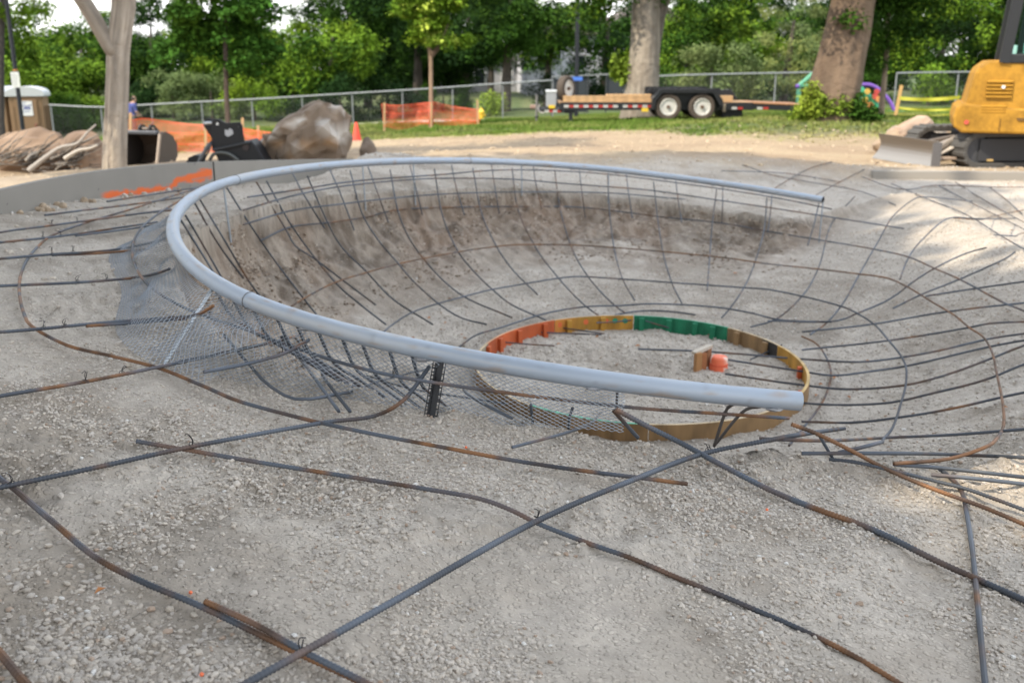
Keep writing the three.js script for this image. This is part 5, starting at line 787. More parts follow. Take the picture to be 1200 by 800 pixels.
{ // person in blue beyond the orange netting
  const b = gl(158, 167, 43.5); const mc = new MarchingCubes(56, new THREE.MeshBasicMaterial(), false, false, 60000); mc.isolation = 0;
  const J = [[0, 1.50, 0.10, 0, 1.38, 0.06, 0.065, 0.075], [0, 1.36, 0.05, 0, 0.98, 0, 0.17, 0.15], [-0.17, 1.36, 0.04, 0.17, 1.36, 0.04, 0.085, 0.085], [-0.2, 1.35, 0.04, -0.27, 1.10, 0.10, 0.06, 0.05], [-0.27, 1.10, 0.10, -0.2, 0.95, 0.26, 0.045, 0.038], [0.2, 1.35, 0.04, 0.29, 1.10, 0.08, 0.06, 0.05], [0.29, 1.10, 0.08, 0.22, 0.93, 0.24, 0.045, 0.038], [-0.09, 0.94, 0, -0.11, 0.5, 0.03, 0.1, 0.07], [-0.11, 0.5, 0.03, -0.12, 0.06, -0.02, 0.065, 0.045], [0.09, 0.94, 0, 0.11, 0.5, 0.04, 0.1, 0.07], [0.11, 0.5, 0.04, 0.12, 0.06, 0, 0.065, 0.045], [-0.12, 0.045, -0.03, -0.13, 0.04, 0.15, 0.05, 0.04], [0.12, 0.045, -0.02, 0.14, 0.04, 0.16, 0.05, 0.04], [-0.2, 0.95, 0.26, -0.17, 0.9, 0.34, 0.035, 0.028], [0.22, 0.93, 0.24, 0.18, 0.88, 0.32, 0.035, 0.028], [0, 1.60, 0.13, 0, 1.66, 0.12, 0.092, 0.098]];
  const n = mc.size, S = 0.95; const sd = (p, q) => { const ax = q[0], ay = q[1], az = q[2], bx = q[3] - ax, by = q[4] - ay, bz = q[5] - az, px = p[0] - ax, py = p[1] - ay, pz = p[2] - az, h = clamp((px * bx + py * by + pz * bz) / (bx * bx + by * by + bz * bz)); return Math.hypot(px - bx * h, py - by * h, pz - bz * h) - lerp(q[6], q[7], h); };
  for (let k = 0; k < n; k++) for (let j = 0; j < n; j++) for (let i = 0; i < n; i++) { const p = [((i / n) * 2 - 1) * S, ((j / n) * 2 - 1) * S + 0.88, ((k / n) * 2 - 1) * S]; let d = 9; for (const q of J) { const e = sd(p, q), h = clamp(0.5 + 0.5 * (d - e) / 0.035); d = lerp(d, e, h) - 0.035 * h * (1 - h); } mc.field[k * n * n + j * n + i] = -d; }
  mc.update(); const cnt = mc.count, pos = mc.positionArray.slice(0, cnt * 3), g = new THREE.BufferGeometry(); for (let i = 0; i < pos.length; i += 3) { pos[i] *= S; pos[i + 1] = pos[i + 1] * S + 0.88; pos[i + 2] *= S; }
  g.setAttribute('position', new THREE.BufferAttribute(pos, 3)); g.computeVertexNormals();
  const body = colorize(g, (x, y, z) => y > 1.47 ? [0.42, 0.25, 0.17] : y > 0.95 && Math.abs(x) < 0.235 || y > 1.12 ? [0.055, 0.07, 0.22] : y > 0.93 && Math.abs(x) >= 0.15 || (z > 0.2 && y > 0.85) ? [0.42, 0.25, 0.17] : y > 0.1 ? [0.13, 0.125, 0.12] : [0.04, 0.035, 0.03]);
  const p = thing('person', 'person in dark blue shirt standing by the chain link fence', 'person', b, 2.2); part('body', body, vcol(0.85), p);
  part('hair', new THREE.SphereGeometry(0.106, 14, 10, 0, 6.28, 0, 1.75).rotateX(-0.45).translate(0, 1.645, 0.112), std(0.03, 0.02, 0.015, 0.8), p);
  part('nose', new THREE.ConeGeometry(0.016, 0.04, 6).rotateX(1.9).translate(0, 1.61, 0.225), std(0.42, 0.25, 0.17, 0.8), p);
}

// ------------------------------------------------------------------ rocks, branches
{
  const z = 15.6, b = gl(362, 190, z), g = new THREE.IcosahedronGeometry(1, 5), p = g.attributes.position;
  const pl = [[V(-0.30, 0.95, 0.12), 0.60], [V(-0.05, 0.42, 0.91), 0.62], [V(0.97, 0.12, 0.22), 0.80], [V(-0.92, 0.12, 0.36), 0.86], [V(0.55, 0.45, 0.70), 0.74], [V(-0.55, -0.25, 0.80), 0.80], [V(0.25, -0.35, 0.90), 0.78], [V(-0.75, 0.62, 0.1), 0.76], [V(0.5, 0.86, -0.1), 0.70]].map(([n, d]) => [n.normalize(), d]);
  for (let i = 0; i < p.count; i++) { const v = V(p.getX(i), p.getY(i), p.getZ(i)); let k = 1.1; for (const [n, d] of pl) { const c = v.dot(n); if (c > 0.01) k = Math.min(k, d / c); } k += 0.10 * fbm3(v.x * 2.6, v.y * 2.6, v.z * 2.6, 4) - 0.09 * Math.pow(1 - Math.abs(noise3(v.x * 3.1 + 4, v.y * 6, v.z * 3.1)), 6) + 0.05 * noise3(v.x * 9, v.y * 9, v.z * 9) + 0.02 * noise3(v.x * 19, v.y * 19, v.z * 19); if (v.z > 0.1) k -= 0.28 * Math.exp(-(((v.x + 0.66) / 0.13) ** 2 + ((v.y + 0.05) / 0.28) ** 2)); p.setXYZ(i, v.x * k * 0.72 + 0.06 * v.y * k, v.y * k * 0.66 + 0.17 * v.x * k * (v.y > 0 ? 1 : 0.15), v.z * k * 0.62); }
  const o = thing('boulder', 'large angular brown boulder with white mineral crust on top', 'boulder', [b.x, b.y + 0.40, b.z]);
  part('boulder_rock', colorize(g, (x, y, z) => { const n = fbm3(x * 2.4, y * 2.4, z * 2.4, 4), m = fbm3(x * 1.6 + 9, y * 2.0, z * 1.6, 3), f = fbm3(x * 11, y * 11, z * 11, 2); let c = mix3([0.24, 0.18, 0.13], [0.105, 0.078, 0.056], clamp(0.5 + 1.5 * n)); const crust = sst(0.20, 0.24, m + 0.14 * sst(0.1, 0.5, x) * (y > -0.1 ? 1 : 0) + 0.05 * f); c = mix3(c, [0.50, 0.465, 0.42], crust * (0.75 + 0.25 * f) * (y > -0.15 ? 1 : 0.35)); c = mix3(c, [0.36, 0.21, 0.10], 0.6 * sst(0.05, 0.3, fbm3(x * 2 - 5, y * 3, z * 2, 3)) * (y < -0.1 ? 1 : 0.2)); return c.map(v => v * (1 + 0.35 * f)); }), vcol(0.92), o); o.children[0].geometry.computeVertexNormals();
  const rock = (px, py, zz, r, s, sx, sy, sz, col, label, grp, name = 'rock') => { const q = gl(px, py, zz), m = single(name, colorize(rockGeo(r, s, sx, sy, sz, 3, 0.5), (x, y, z) => { const n = 0.75 + 0.8 * fbm3(x * 6 + s, y * 6, z * 6, 3); return col.map(v => v * n); }), vcol(0.92), label, 'rock', grp); m.position.set(q.x, q.y + r * sy * 0.55, q.z); return m; };
  rock(432, 190, 15.4, 0.17, 7, 0.85, 1.3, 0.8, [0.22, 0.17, 0.13], 'small brown rock leaning beside the large boulder'); rock(317, 190, 15.8, 0.26, 8, 1, 0.8, 0.8, [0.36, 0.32, 0.28], 'pale lumpy rock between the boulder and black attachment');
  // tan rock and brush pile at the left
  const a = gl(66, 206, 17.2); const big = single('tan_rock', colorize(rockGeo(0.62, 31, 1.35, 0.86, 0.8, 4, 0.55), (x, y, z) => { const n = fbm3(x * 3, y * 3, z * 3, 4); return mix3([0.29, 0.20, 0.135], [0.15, 0.10, 0.068], clamp(0.5 + 1.8 * n)); }), vcol(0.95), 'broad tan rock heaped behind the pile of dead branches', 'rock'); big.position.set(a.x - 0.22, a.y + 0.24, a.z);
  const big2 = single('tan_rock', colorize(rockGeo(0.5, 37, 1.0, 0.95, 0.8, 4, 0.55), (x, y, z) => { const n = fbm3(x * 3 + 4, y * 3, z * 3, 4); return mix3([0.28, 0.19, 0.13], [0.17, 0.115, 0.08], clamp(0.5 + 1.8 * n)); }), vcol(0.95), 'darker tan rock against the pale forked trunk', 'rock'); big2.position.set(a.x + 0.62, a.y + 0.22, a.z + 0.15);
  const br = thing('branch_pile', 'pile of dead grey branches lying in front of the tan rock', 'branches'); seed(61);
  const bm = (k) => std(0.05 + 0.11 * (k % 3), 0.042 + 0.10 * (k % 3), 0.036 + 0.088 * (k % 3), 0.9);
  for (let k = 0; k < 70; k++) { const x0 = R(-0.95, 0.75), l = R(0.25, 0.9), dir = R(-0.5, 0.7), h = R(0.02, 0.62), P = []; for (let i = 0; i <= 4; i++) { const t = i / 4; P.push(V(a.x + x0 + l * (t - 0.2) * Math.cos(dir) + R(-0.03, 0.03), a.y + 0.06 + h * (0.4 + 0.5 * t) + l * t * Math.sin(dir) * 0.5 + R(-0.025, 0.025), a.z + 0.62 + R(-0.14, 0.14) - 0.1 * t)); } part('branch', tube(P, (s, kk, L) => lerp(k < 5 ? 0.028 : 0.013, 0.004, s / L), { n: 6, step: 0.06 }), bm(k), br); }
  part('branch', tube([at(33, 200, 16.2), at(52, 185, 16.2), at(70, 173, 16.2), at(90, 168, 16.2), at(103, 154, 16.2), at(112, 146, 16.2)], (s, k, L) => lerp(0.045, 0.014, s / L), { n: 8, step: 0.05 }), std(0.33, 0.30, 0.27, 0.9), br); part('branch', tube([at(75, 186, 16.1), at(92, 176, 16.1), at(104, 174, 16.1), at(114, 170, 16.1)], (s, k, L) => lerp(0.035, 0.016, s / L), { n: 8, step: 0.05 }), std(0.45, 0.41, 0.36, 0.9), br);
  // rocks behind the blade
  const rk = [[1072, 178, 15.4, 0.30, 41, [0.42, 0.30, 0.22], 'large tan rock heaped behind the digger blade'], [1053, 178, 15.7, 0.20, 42, [0.34, 0.26, 0.2], 'small brown rock at the outer end of the digger blade'], [1093, 176, 15.3, 0.22, 43, [0.40, 0.35, 0.3], 'grey rock between the large tan rock and digger arm'], [1100, 182, 14.6, 0.12, 44, [0.40, 0.27, 0.18], 'fist sized tan stone on the digger arm side of the blade']];
  rk.forEach(([x, y, zz, r, s, c, l], i) => { const q = gl(x, y, zz), m = single('rock', colorize(rockGeo(r, s, 1.05, 0.9, 0.9, 3, 0.5), (x, y, z) => { const n = 0.78 + 0.8 * fbm3(x * 6, y * 6, z * 6, 3); return c.map(v => v * n); }), vcol(0.92), l, 'rock'); const want = [154, 160, 162, 171][i], p = at(x, want, zz); m.position.copy(p); });
  { const q = gl(1075, 178, 15.6); const m = single('spoil_heap', colorize(rockGeo(0.7, 47, 1.1, 0.5, 0.6, 4, 0.6), (x, y, z) => { const n = 0.8 + 0.7 * fbm3(x * 5, y * 5, z * 5, 3); return [0.36 * n, 0.265 * n, 0.18 * n]; }), vcol(0.95), 'low heap of brown spoil under the rocks behind the blade', 'spoil heap'); m.position.set(q.x, q.y + 0.05, q.z); }
}

// ------------------------------------------------------------------ bucket and attachment
{
  const z = 18, b = gl(175, 194, z), t = thing('digger_bucket', 'empty black digger bucket with teeth standing on the grass', 'bucket', b, -0.30); const bm = std(0.035, 0.03, 0.028, 0.6, 0.3), em = std(0.20, 0.16, 0.13, 0.6, 0.4), inn = std(0.055, 0.038, 0.028, 0.85);
  const prof = [[0.30, 0.02], [0.02, -0.02], [-0.22, 0.03], [-0.34, 0.17], [-0.36, 0.36], [-0.25, 0.52], [-0.08, 0.60], [0.12, 0.58]];  // z, y (mouth at +z)
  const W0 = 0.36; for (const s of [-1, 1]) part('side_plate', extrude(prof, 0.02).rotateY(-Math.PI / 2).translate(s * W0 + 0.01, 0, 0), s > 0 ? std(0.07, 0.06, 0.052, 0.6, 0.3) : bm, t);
  for (let k = 0; k < prof.length - 1; k++) { const [z0, y0] = prof[k], [z1, y1] = prof[k + 1]; part('shell_plate', beam(V(0, y0, z0), V(0, y1, z1), W0 * 2, 0.018), inn, t); }
  part('cutting_edge', box(W0 * 2 + 0.04, 0.03, 0.12, 0, 0.0, 0.32), em, t); for (let k = 0; k < 5; k++) part('tooth', extrude([[-0.04, -0.02], [0.04, -0.02], [0.025, 0.03], [-0.025, 0.03]], 0.13, 0.004).translate(-W0 + 0.06 + k * 0.15, 0.0, 0.36), em, t);
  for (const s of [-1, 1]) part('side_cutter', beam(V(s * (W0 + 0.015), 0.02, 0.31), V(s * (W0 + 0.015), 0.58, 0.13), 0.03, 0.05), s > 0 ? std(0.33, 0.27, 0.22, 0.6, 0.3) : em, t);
  for (const s of [-0.09, 0.12]) { part('hinge_ear', extrude([[-0.2, 0.5], [0.1, 0.55], [0.08, 0.66], [0.0, 0.72], [-0.08, 0.7], [-0.2, 0.6]], 0.03, 0.004).rotateY(-Math.PI / 2).translate(s, 0.02, 0), bm, t); } part('top_tube', rbox(0.62, 0.07, 0.09, 0.02, 0, 0.6, 0.1), std(0.08, 0.085, 0.095, 0.4, 0.4), t); part('hinge_pin', cyl(0.025, 0.025, 0.3, 10, 0.015, 0.66, 0.0, [0, 0, Math.PI / 2]), em, t);
}
{
  const z = 15.2, s = M(z), b = gl(268, 190, z), oy = b.y, X = px => (px - 268) * s, Yy = py => at(268, py, z).y - oy, t = thing('hydraulic_attachment', 'black hydraulic digger attachment with hoses and a pale sticker', 'attachment', b, 0); const bm = std(0.014, 0.015, 0.018, 0.5, 0.3), gm = std(0.05, 0.052, 0.056, 0.45, 0.4), pin = std(0.62, 0.63, 0.64, 0.3, 0.8);
  const poly = a => a.map(([x, y]) => [X(x), Yy(y)]);
  part('bracket_plate', extrude(poly([[254, 172], [256, 141], [260, 138], [265, 139], [272, 143], [288, 142], [290, 146], [291, 168], [286, 171]]), 0.03, 0.006).translate(0, 0, 0.16), bm, t);
  part('bracket_plate', extrude(poly([[252, 170], [239, 147], [240, 141], [245, 139], [256, 141], [262, 150], [264, 172]]), 0.03, 0.006).translate(0, 0, -0.16), bm, t);
  part('pin_tube', cyl(0.035, 0.035, 0.34, 14).rotateX(Math.PI / 2).translate(X(258), Yy(143), 0.02), gm, t); part('bright_pin', rod(V(X(244), Yy(143.5), 0.06), V(X(256), Yy(143), 0.06), 0.022, 12), pin, t); part('pin_cap', cyl(0.02, 0.02, 0.02, 10).rotateX(Math.PI / 2).translate(X(262.5), Yy(143.5), 0.205), pin, t); part('pin_cap', cyl(0.012, 0.012, 0.02, 10).rotateX(Math.PI / 2).translate(X(286), Yy(147), 0.205), gm, t);
  part('sticker', extrude(poly([[270, 156], [270.5, 150], [274, 151], [276, 148.5], [279, 150.5], [280, 155], [276, 157.5], [273, 158.5]]), 0.003).translate(0, 0, 0.2), std(0.42, 0.43, 0.45, 0.6), t);
  part('housing', extrude(poly([[262, 190], [256, 172], [290, 166], [298, 164], [303, 170], [315, 190]]), 0.42, 0.02).translate(0, 0, -0.25), bm, t);
  part('grab_rail', tube([V(X(255), Yy(174), 0.22), V(X(280), Yy(169), 0.22), V(X(292), Yy(166), 0.22), V(X(299), Yy(165), 0.2)], 0.022, { n: 8, step: 0.05 }), gm, t); part('grease_disc', cyl(0.05, 0.05, 0.02, 14).rotateX(Math.PI / 2).translate(X(293), Yy(171), 0.2), std(0.03, 0.02, 0.02, 0.5), t);
  part('guard_arch', tube([V(X(251), Yy(186), 0.24), V(X(256), Yy(179), 0.24), V(X(264), Yy(177), 0.24), V(X(274), Yy(179), 0.24), V(X(284), Yy(186), 0.24)], 0.026, { n: 8, step: 0.04 }), std(0.10, 0.105, 0.10, 0.5, 0.3), t);
  part('foot_plate', extrude(poly([[222, 190], [225, 184], [232, 181], [238, 182], [236, 190]]), 0.3, 0.01).translate(0, 0, -0.15), bm, t);
  seed(14); for (let k = 0; k < 4; k++) part('hose', tube([V(X(236 + k * 2), Yy(190), 0.2 + 0.02 * k), V(X(244 + k * 2 + R(-2, 2)), Yy(178 + R(-2, 2)), 0.26), V(X(250 + k), Yy(168), 0.2), V(X(256), Yy(160 + k), 0.05)], 0.014, { n: 6, step: 0.03 }), k % 2 ? gm : bm, t);
  for (let k = 0; k < 16; k++) { const u = k / 15; part('chain_link', new THREE.TorusGeometry(0.022, 0.007, 5, 10).scale(1, 1.5, 1).rotateY(k % 2 ? 0 : 1.57).rotateZ(-0.55).translate(X(lerp(240, 252, u)), Yy(lerp(187, 168, u)), 0.3), std(0.17, 0.18, 0.19, 0.4, 0.6), t); }
}

// ------------------------------------------------------------------ trailer
{
  const z = 28.5, s = M(z), b = gl(803, 141, z), X = px => (px - 803) * s, Yy = py => at(803, py, z).y - b.y, t = thing('flatbed_trailer', 'black flatbed trailer with twin wheels parked on the lawn', 'trailer', b, -0.02); const bm = std(0.016, 0.017, 0.02, 0.5, 0.2), wm = std(0.42, 0.27, 0.15, 0.85, 0, { map: woodTex }), rim = std(0.62, 0.60, 0.56, 0.45, 0.3), tyre = std(0.075, 0.058, 0.046, 0.95), red = std(0.36, 0.025, 0.02, 0.6), wht = std(0.45, 0.44, 0.42, 0.6), yel = std(0.75, 0.50, 0.03, 0.5);
  const wheel = (px, zz, r, parent, ry = 0) => { const g = new THREE.Group(); g.name = 'wheel'; g.position.set(X(px), r, zz); g.rotation.y = ry; parent.add(g); part('tyre', new THREE.LatheGeometry([[0.62, -0.11], [0.86, -0.115], [0.97, -0.10], [1.0, -0.06], [1.0, 0.06], [0.97, 0.10], [0.86, 0.115], [0.62, 0.11], [0.60, 0.0], [0.62, -0.11]].map(([a, c]) => new THREE.Vector2(a * r, c)), 30).rotateX(Math.PI / 2), tyre, g);
    const holes = new THREE.Shape(); holes.absarc(0, 0, r * 0.62, 0, 6.283); for (let k = 0; k < 10; k++) { const h = new THREE.Path(), a = k / 10 * 6.283; h.absarc(Math.cos(a) * r * 0.40, Math.sin(a) * r * 0.40, r * 0.055, 0, 6.283, true); holes.holes.push(h); } part('rim', [new THREE.ExtrudeGeometry(holes, { depth: 0.03, bevelEnabled: false, curveSegments: 10 }).translate(0, 0, 0.05), new THREE.TorusGeometry(r * 0.60, 0.02, 6, 28).translate(0, 0, 0.10)], rim, g); part('hub', cyl(r * 0.13, r * 0.15, 0.08, 12).rotateX(Math.PI / 2).translate(0, 0, 0.10), std(0.12, 0.075, 0.05, 0.7), g); part('brake_drum', cyl(r * 0.55, r * 0.55, 0.05, 16).rotateX(Math.PI / 2).translate(0, 0, -0.03), bm, g); return g; };
  const r = 0.375; wheel(783, -0.12, r, t); wheel(822.5, -0.12, r, t); wheel(785, -2.2, r, t); wheel(824, -2.2, r, t);
  const d0 = Yy(119.8), d1 = Yy(131.5);
  part('side_rail', rbox(X(884) - X(657), d0 - d1 - 0.06, 0.1, 0.01, (X(884) + X(657)) / 2, (d0 + d1) / 2 + 0.02, -0.34), bm, t); part('side_rail', rbox(X(884) - X(657), d0 - d1 - 0.06, 0.1, 0.01, (X(884) + X(657)) / 2, (d0 + d1) / 2 + 0.02, -2.0), bm, t); part('front_rail', box(0.1, d0 - d1 - 0.06, 1.7, X(658), (d0 + d1) / 2 + 0.01, -1.17), bm, t);
  for (let k = 0; k < 9; k++) part('deck_plank', rbox(X(884) - X(655), 0.04, 0.175, 0.004, (X(884) + X(655)) / 2, d0 - 0.02, -0.40 - k * 0.19), wm, t);
  for (let k = 0; k < 7; k++) part('ramp_plank', rbox(1.5, 0.04, 0.22, 0.004, X(884) + 0.75, d0 - 0.03 - 0.02, -0.42 - k * 0.245, [0, 0, -0.04]), std(0.40, 0.21, 0.11, 0.85, 0, { map: woodTex }), t);
  part('tail_rail', rbox(1.5, 0.14, 0.08, 0.01, X(884) + 0.75, d0 - 0.16, -0.36, [0, 0, -0.04]), bm, t); part('tail_rail', rbox(1.5, 0.14, 0.08, 0.01, X(884) + 0.75, d0 - 0.16, -2.0, [0, 0, -0.04]), bm, t); part('tail_leg', box(0.6, 0.42, 1.3, X(862), 0.27, -1.2), bm, t);
  let k = 0; for (let px = 661; px < 762; px += 5.8) { if (Math.abs(px - 722) < 3) { k++; continue; } part('reflector', box(5.6 * s, 0.07, 0.006, X(px + 3), Yy(124.8), -0.286), k++ % 2 ? red : wht, t); } for (const [px, m] of [[862, wht], [869, red], [892, wht], [899, red]]) part('reflector', box(6 * s, 0.07, 0.006, X(px), Yy(127), -0.286), m, t); part('marker_plate', box(0.19, 0.1, 0.006, X(757), Yy(129), -0.284), yel, t);
  const fen = [[764, 128], [764.5, 116], [773, 105], [836, 105], [845, 117], [845.5, 126]].map(([x, y]) => [X(x), Yy(y)]); for (const zz of [0.04, -2.3]) { for (let i = 0; i < fen.length - 1; i++) part('fender', beam(V(...fen[i], zz - 0.14), V(...fen[i + 1], zz - 0.14), 0.03, 0.30), bm, t); part('fender_skirt', extrude([...fen.map(p => p), ...[[842, 122], [834, 108.5], [775, 108.5], [768, 118], [767, 128]].map(([x, y]) => [X(x), Yy(y)])], 0.012).translate(0, 0, zz - 0.01), bm, t); part('fender_back', box(X(844) - X(766), 0.42, 0.02, X(805), Yy(112) , zz - 0.30), bm, t); }
  part('fender_tail', extrude([[842, 119], [842, 108], [872, 107], [880, 118]].map(([x, y]) => [X(x), Yy(y)]), 0.25, 0.01).translate(0, 0, -2.4), bm, t);
  for (const zz of [-0.5, -1.85]) part('tongue', beam(V(X(659), Yy(129), zz), V(X(630), Yy(130), -1.17), 0.1, 0.1), bm, t); part('coupler', rbox(0.3, 0.12, 0.14, 0.03, X(627), Yy(127), -1.17), std(0.3, 0.2, 0.16, 0.6, 0.3), t); part('tongue_jack', cyl(0.035, 0.035, 0.75, 10, X(629), Yy(128), -1.1), std(0.2, 0.19, 0.18, 0.6, 0.3), t); part('jack_foot', cyl(0.06, 0.07, 0.04, 10, X(629), Yy(139), -1.1), bm, t); part('hitch_chain', tube([V(X(633), Yy(124), -1.1), V(X(631), Yy(130), -1.05), V(X(636), Yy(134), -1.0), V(X(642), Yy(129), -1.0)], 0.022, { n: 6, step: 0.05 }), std(0.3, 0.29, 0.28, 0.5, 0.5), t);
  part('toolbox', rbox(0.30, 0.44, 0.5, 0.02, X(646.5), Yy(117), -0.9), std(0.34, 0.35, 0.37, 0.5, 0.3), t); part('toolbox_lid', rbox(0.33, 0.07, 0.54, 0.02, X(646.5), Yy(107.5), -0.9), std(0.62, 0.63, 0.64, 0.4, 0.3), t); part('marker_plate', box(0.18, 0.09, 0.006, X(647), Yy(126), -0.64), yel, t); for (let q = 0; q < 4; q++) part('reflector', box(0.12, 0.06, 0.006, X(641 + q * 5), Yy(131), -0.44), q % 2 ? red : wht, t);
  const sp = wheel(664, -0.9, 0.37, t, 1.0); sp.name = 'spare_wheel'; sp.position.y = Yy(105) + 0.02; part('spare_bracket', rod(V(X(664), Yy(120), -0.95), V(X(664), Yy(104), -0.95), 0.03, 8), bm, t);
  part('landing_leg', rbox(0.11, 0.5, 0.11, 0.01, X(669.5), Yy(134), -0.4), bm, t); part('landing_foot', rbox(0.2, 0.05, 0.2, 0.01, X(669.5), Yy(144), -0.4), bm, t); part('leg_bracket', rbox(0.3, 0.16, 0.1, 0.02, X(668), Yy(130), -0.4), bm, t);
  part('stake_pocket', rbox(0.08, 0.22, 0.06, 0.01, X(850), Yy(126.5), -0.27), std(0.36, 0.28, 0.2, 0.7), t);
  const lum = (x0, x1, y, zz, h, w, label, tone) => { const m = single('lumber_board', rbox((x1 - x0) * s, h, w, 0.006, 0, 0, 0), std(0.56 * tone, 0.385 * tone, 0.215 * tone, 0.8, 0, { map: woodTex }), label, 'board'); m.position.set(b.x + X((x0 + x1) / 2), b.y + d0 + y, b.z + zz); return m; };
  lum(661, 765, 0.046, -0.55, 0.085, 0.26, 'long lower pale board at the side of the trailer deck', 1.05); lum(661, 764, 0.132, -0.57, 0.08, 0.24, 'pale board stacked second on the trailer deck', 0.95); lum(712, 765, 0.195, -0.62, 0.04, 0.24, 'thin board on top of the stack on the trailer deck', 1.15); lum(663, 765, 0.046, -0.86, 0.085, 0.26, 'board lying behind the pale stack on the trailer', 0.9); lum(846, 862, 0.09, -0.6, 0.17, 0.2, 'short cut block of timber behind the trailer fender', 1.1);
}

// ------------------------------------------------------------------ mini digger
{
  const grime = dataTex(256, (i, j) => { const n = 0.6 * tnoise(i / 40, j / 40, 6, 21) + 0.25 * tnoise(i / 9, j / 9, 28, 22) + 0.15 * tnoise(i / 3, j / 3, 85, 23), k = 0.68 + 0.42 * n, d = sst(0.62, 0.75, n) * 0.35; return [lerp(k, 0.55, d), lerp(k, 0.62, d), lerp(k, 0.9, d)]; }, true); const z = 13.4, s = M(z), b = at(1128, 197, z), yG = baseH(b.x + 0.9, b.z - 0.8); const t = thing('mini_digger', 'yellow mini digger with black cab, tracks and steel blade', 'digger', [b.x, b.y, b.z], 0.13);
  const X = px => (px - 1128) * s, Yy = py => at(1128, py, z).y - b.y; const yel = new THREE.MeshPhysicalMaterial({ color: C(0.50, 0.255, 0.03), roughness: 0.6, specularIntensity: 0.5, map: grime }), yd = std(0.50, 0.25, 0.025, 0.5), bm = std(0.012, 0.013, 0.015, 0.5), rub = std(0.075, 0.07, 0.064, 0.95), grey = std(0.055, 0.056, 0.06, 0.7);
  // tracks
  for (const zz of [0, -1.25]) {
    const g = new THREE.Group(); g.name = 'track'; g.position.z = zz; t.add(g); const L = 2.1, r = 0.235, D = 0.32, out = [];
    const per = []; for (let k = 0; k <= 14; k++) { const a = Math.PI / 2 + k / 14 * Math.PI; per.push([r + Math.cos(a) * r, r + Math.sin(a) * r]); } for (let k = 0; k <= 14; k++) { const a = -Math.PI / 2 + k / 14 * Math.PI; per.push([L - r + Math.cos(a) * r, r + Math.sin(a) * r]); }
    const inn = per.map(([x, y]) => [r + (x - r) * 0.86 + (x > L / 2 ? (L - 2 * r) * 0.14 : 0), r + (y - r) * 0.78]);
    const sh = new THREE.Shape(per.map(p => new THREE.Vector2(...p))); sh.holes.push(new THREE.Path(inn.map(p => new THREE.Vector2(...p)).reverse())); part('rubber_belt', new THREE.ExtrudeGeometry(sh, { depth: D, bevelEnabled: true, bevelSize: 0.012, bevelThickness: 0.012, bevelSegments: 2 }).translate(0, 0, -D), rub, g);
    const lug = rbox(0.065, 0.06, D + 0.03, 0.016); const path = []; for (let x = r; x < L - r; x += 0.115) path.push([x, 2 * r, 0], [x, 0.0, 0]); for (let k = 1; k < 7; k++) { const a = Math.PI / 2 + k / 7 * Math.PI; path.push([r + Math.cos(a) * r, r + Math.sin(a) * r, a - Math.PI / 2], [L - r - Math.cos(a) * r, r + Math.sin(a) * r, -(a - Math.PI / 2)]); }
    for (const [x, y, a] of path) { const m = new THREE.Mesh(lug, rub); m.name = 'tread_lug'; m.position.set(x, y, -D / 2); m.rotation.z = a; m.castShadow = true; g.add(m); }
    part('track_frame', rbox(L - 0.5, 0.2, D - 0.12, 0.03, L / 2, r, -D / 2 - 0.02), grey, g); for (const x of [r + 0.0, L - r]) part('drive_wheel', cyl(r * 0.74, r * 0.74, D - 0.08, 18).rotateX(Math.PI / 2).translate(x, r, -D / 2 - 0.01), grey, g); part('side_cover', rbox(L - 0.46, 0.3, 0.02, 0.01, L / 2, r, -0.03), std(0.035, 0.036, 0.04, 0.7), g); part('frame_label', box(0.09, 0.025, 0.004, 0.40, 0.1, -0.017), std(0.6, 0.4, 0.15, 0.6), g);
  }
  part('undercarriage', rbox(1.1, 0.2, 0.9, 0.04, 1.05, 0.36, -0.78), bm, t); part('slew_ring', cyl(0.42, 0.42, 0.12, 24, 1.05, 0.5, -0.78), bm, t);
  // blade
  const bl = []; for (let k = 0; k <= 8; k++) { const u = k / 8; bl.push([-0.03 - 0.085 * Math.sin(Math.PI * u) * -1 - 0.06 * (1 - u), u * 0.35]); } const back = bl.slice().reverse().map(([x, y]) => [x + 0.025, y]);
  const blade = part('blade', colorize(extrude([...bl, ...back], 1.62, 0.003).translate(-0.40, 0.01, -1.58), (x, y, zz) => { const n = fbm3(x * 5, y * 3, zz * 6, 3), st = noise3(x * 2, y * 40, zz * 1.5); let c = mix3([0.25, 0.225, 0.20], [0.13, 0.11, 0.095], clamp(0.45 + 1.2 * n + 0.3 * st)); return mix3(c, [0.34, 0.315, 0.285], sst(0.16, 0.05, y + 0.05 * n) * 0.8); }), vcol(0.42, 0.55), t); part('blade_end', box(0.12, 0.33, 0.025, -0.42, 0.18, 0.052), std(0.14, 0.13, 0.125, 0.6, 0.4), t);
  for (const zz of [-0.45, -1.1]) part('blade_arm', beam(V(-0.36, 0.16, zz), V(0.75, 0.36, zz), 0.1, 0.09), std(0.24, 0.20, 0.17, 0.6, 0.3), t); part('blade_ram', rod(V(-0.33, 0.24, -0.2), V(0.4, 0.42, -0.6), 0.05, 10), std(0.40, 0.35, 0.30, 0.5, 0.3), t); part('step_plate', rbox(0.42, 0.03, 0.12, 0.01, -0.02, 0.255, -0.28, [0, 0.0, 0.42]), std(0.5, 0.44, 0.37, 0.6), t); part('step_plate', rbox(0.3, 0.035, 0.2, 0.01, -0.18, 0.12, -0.2), std(0.30, 0.22, 0.16, 0.7), t);
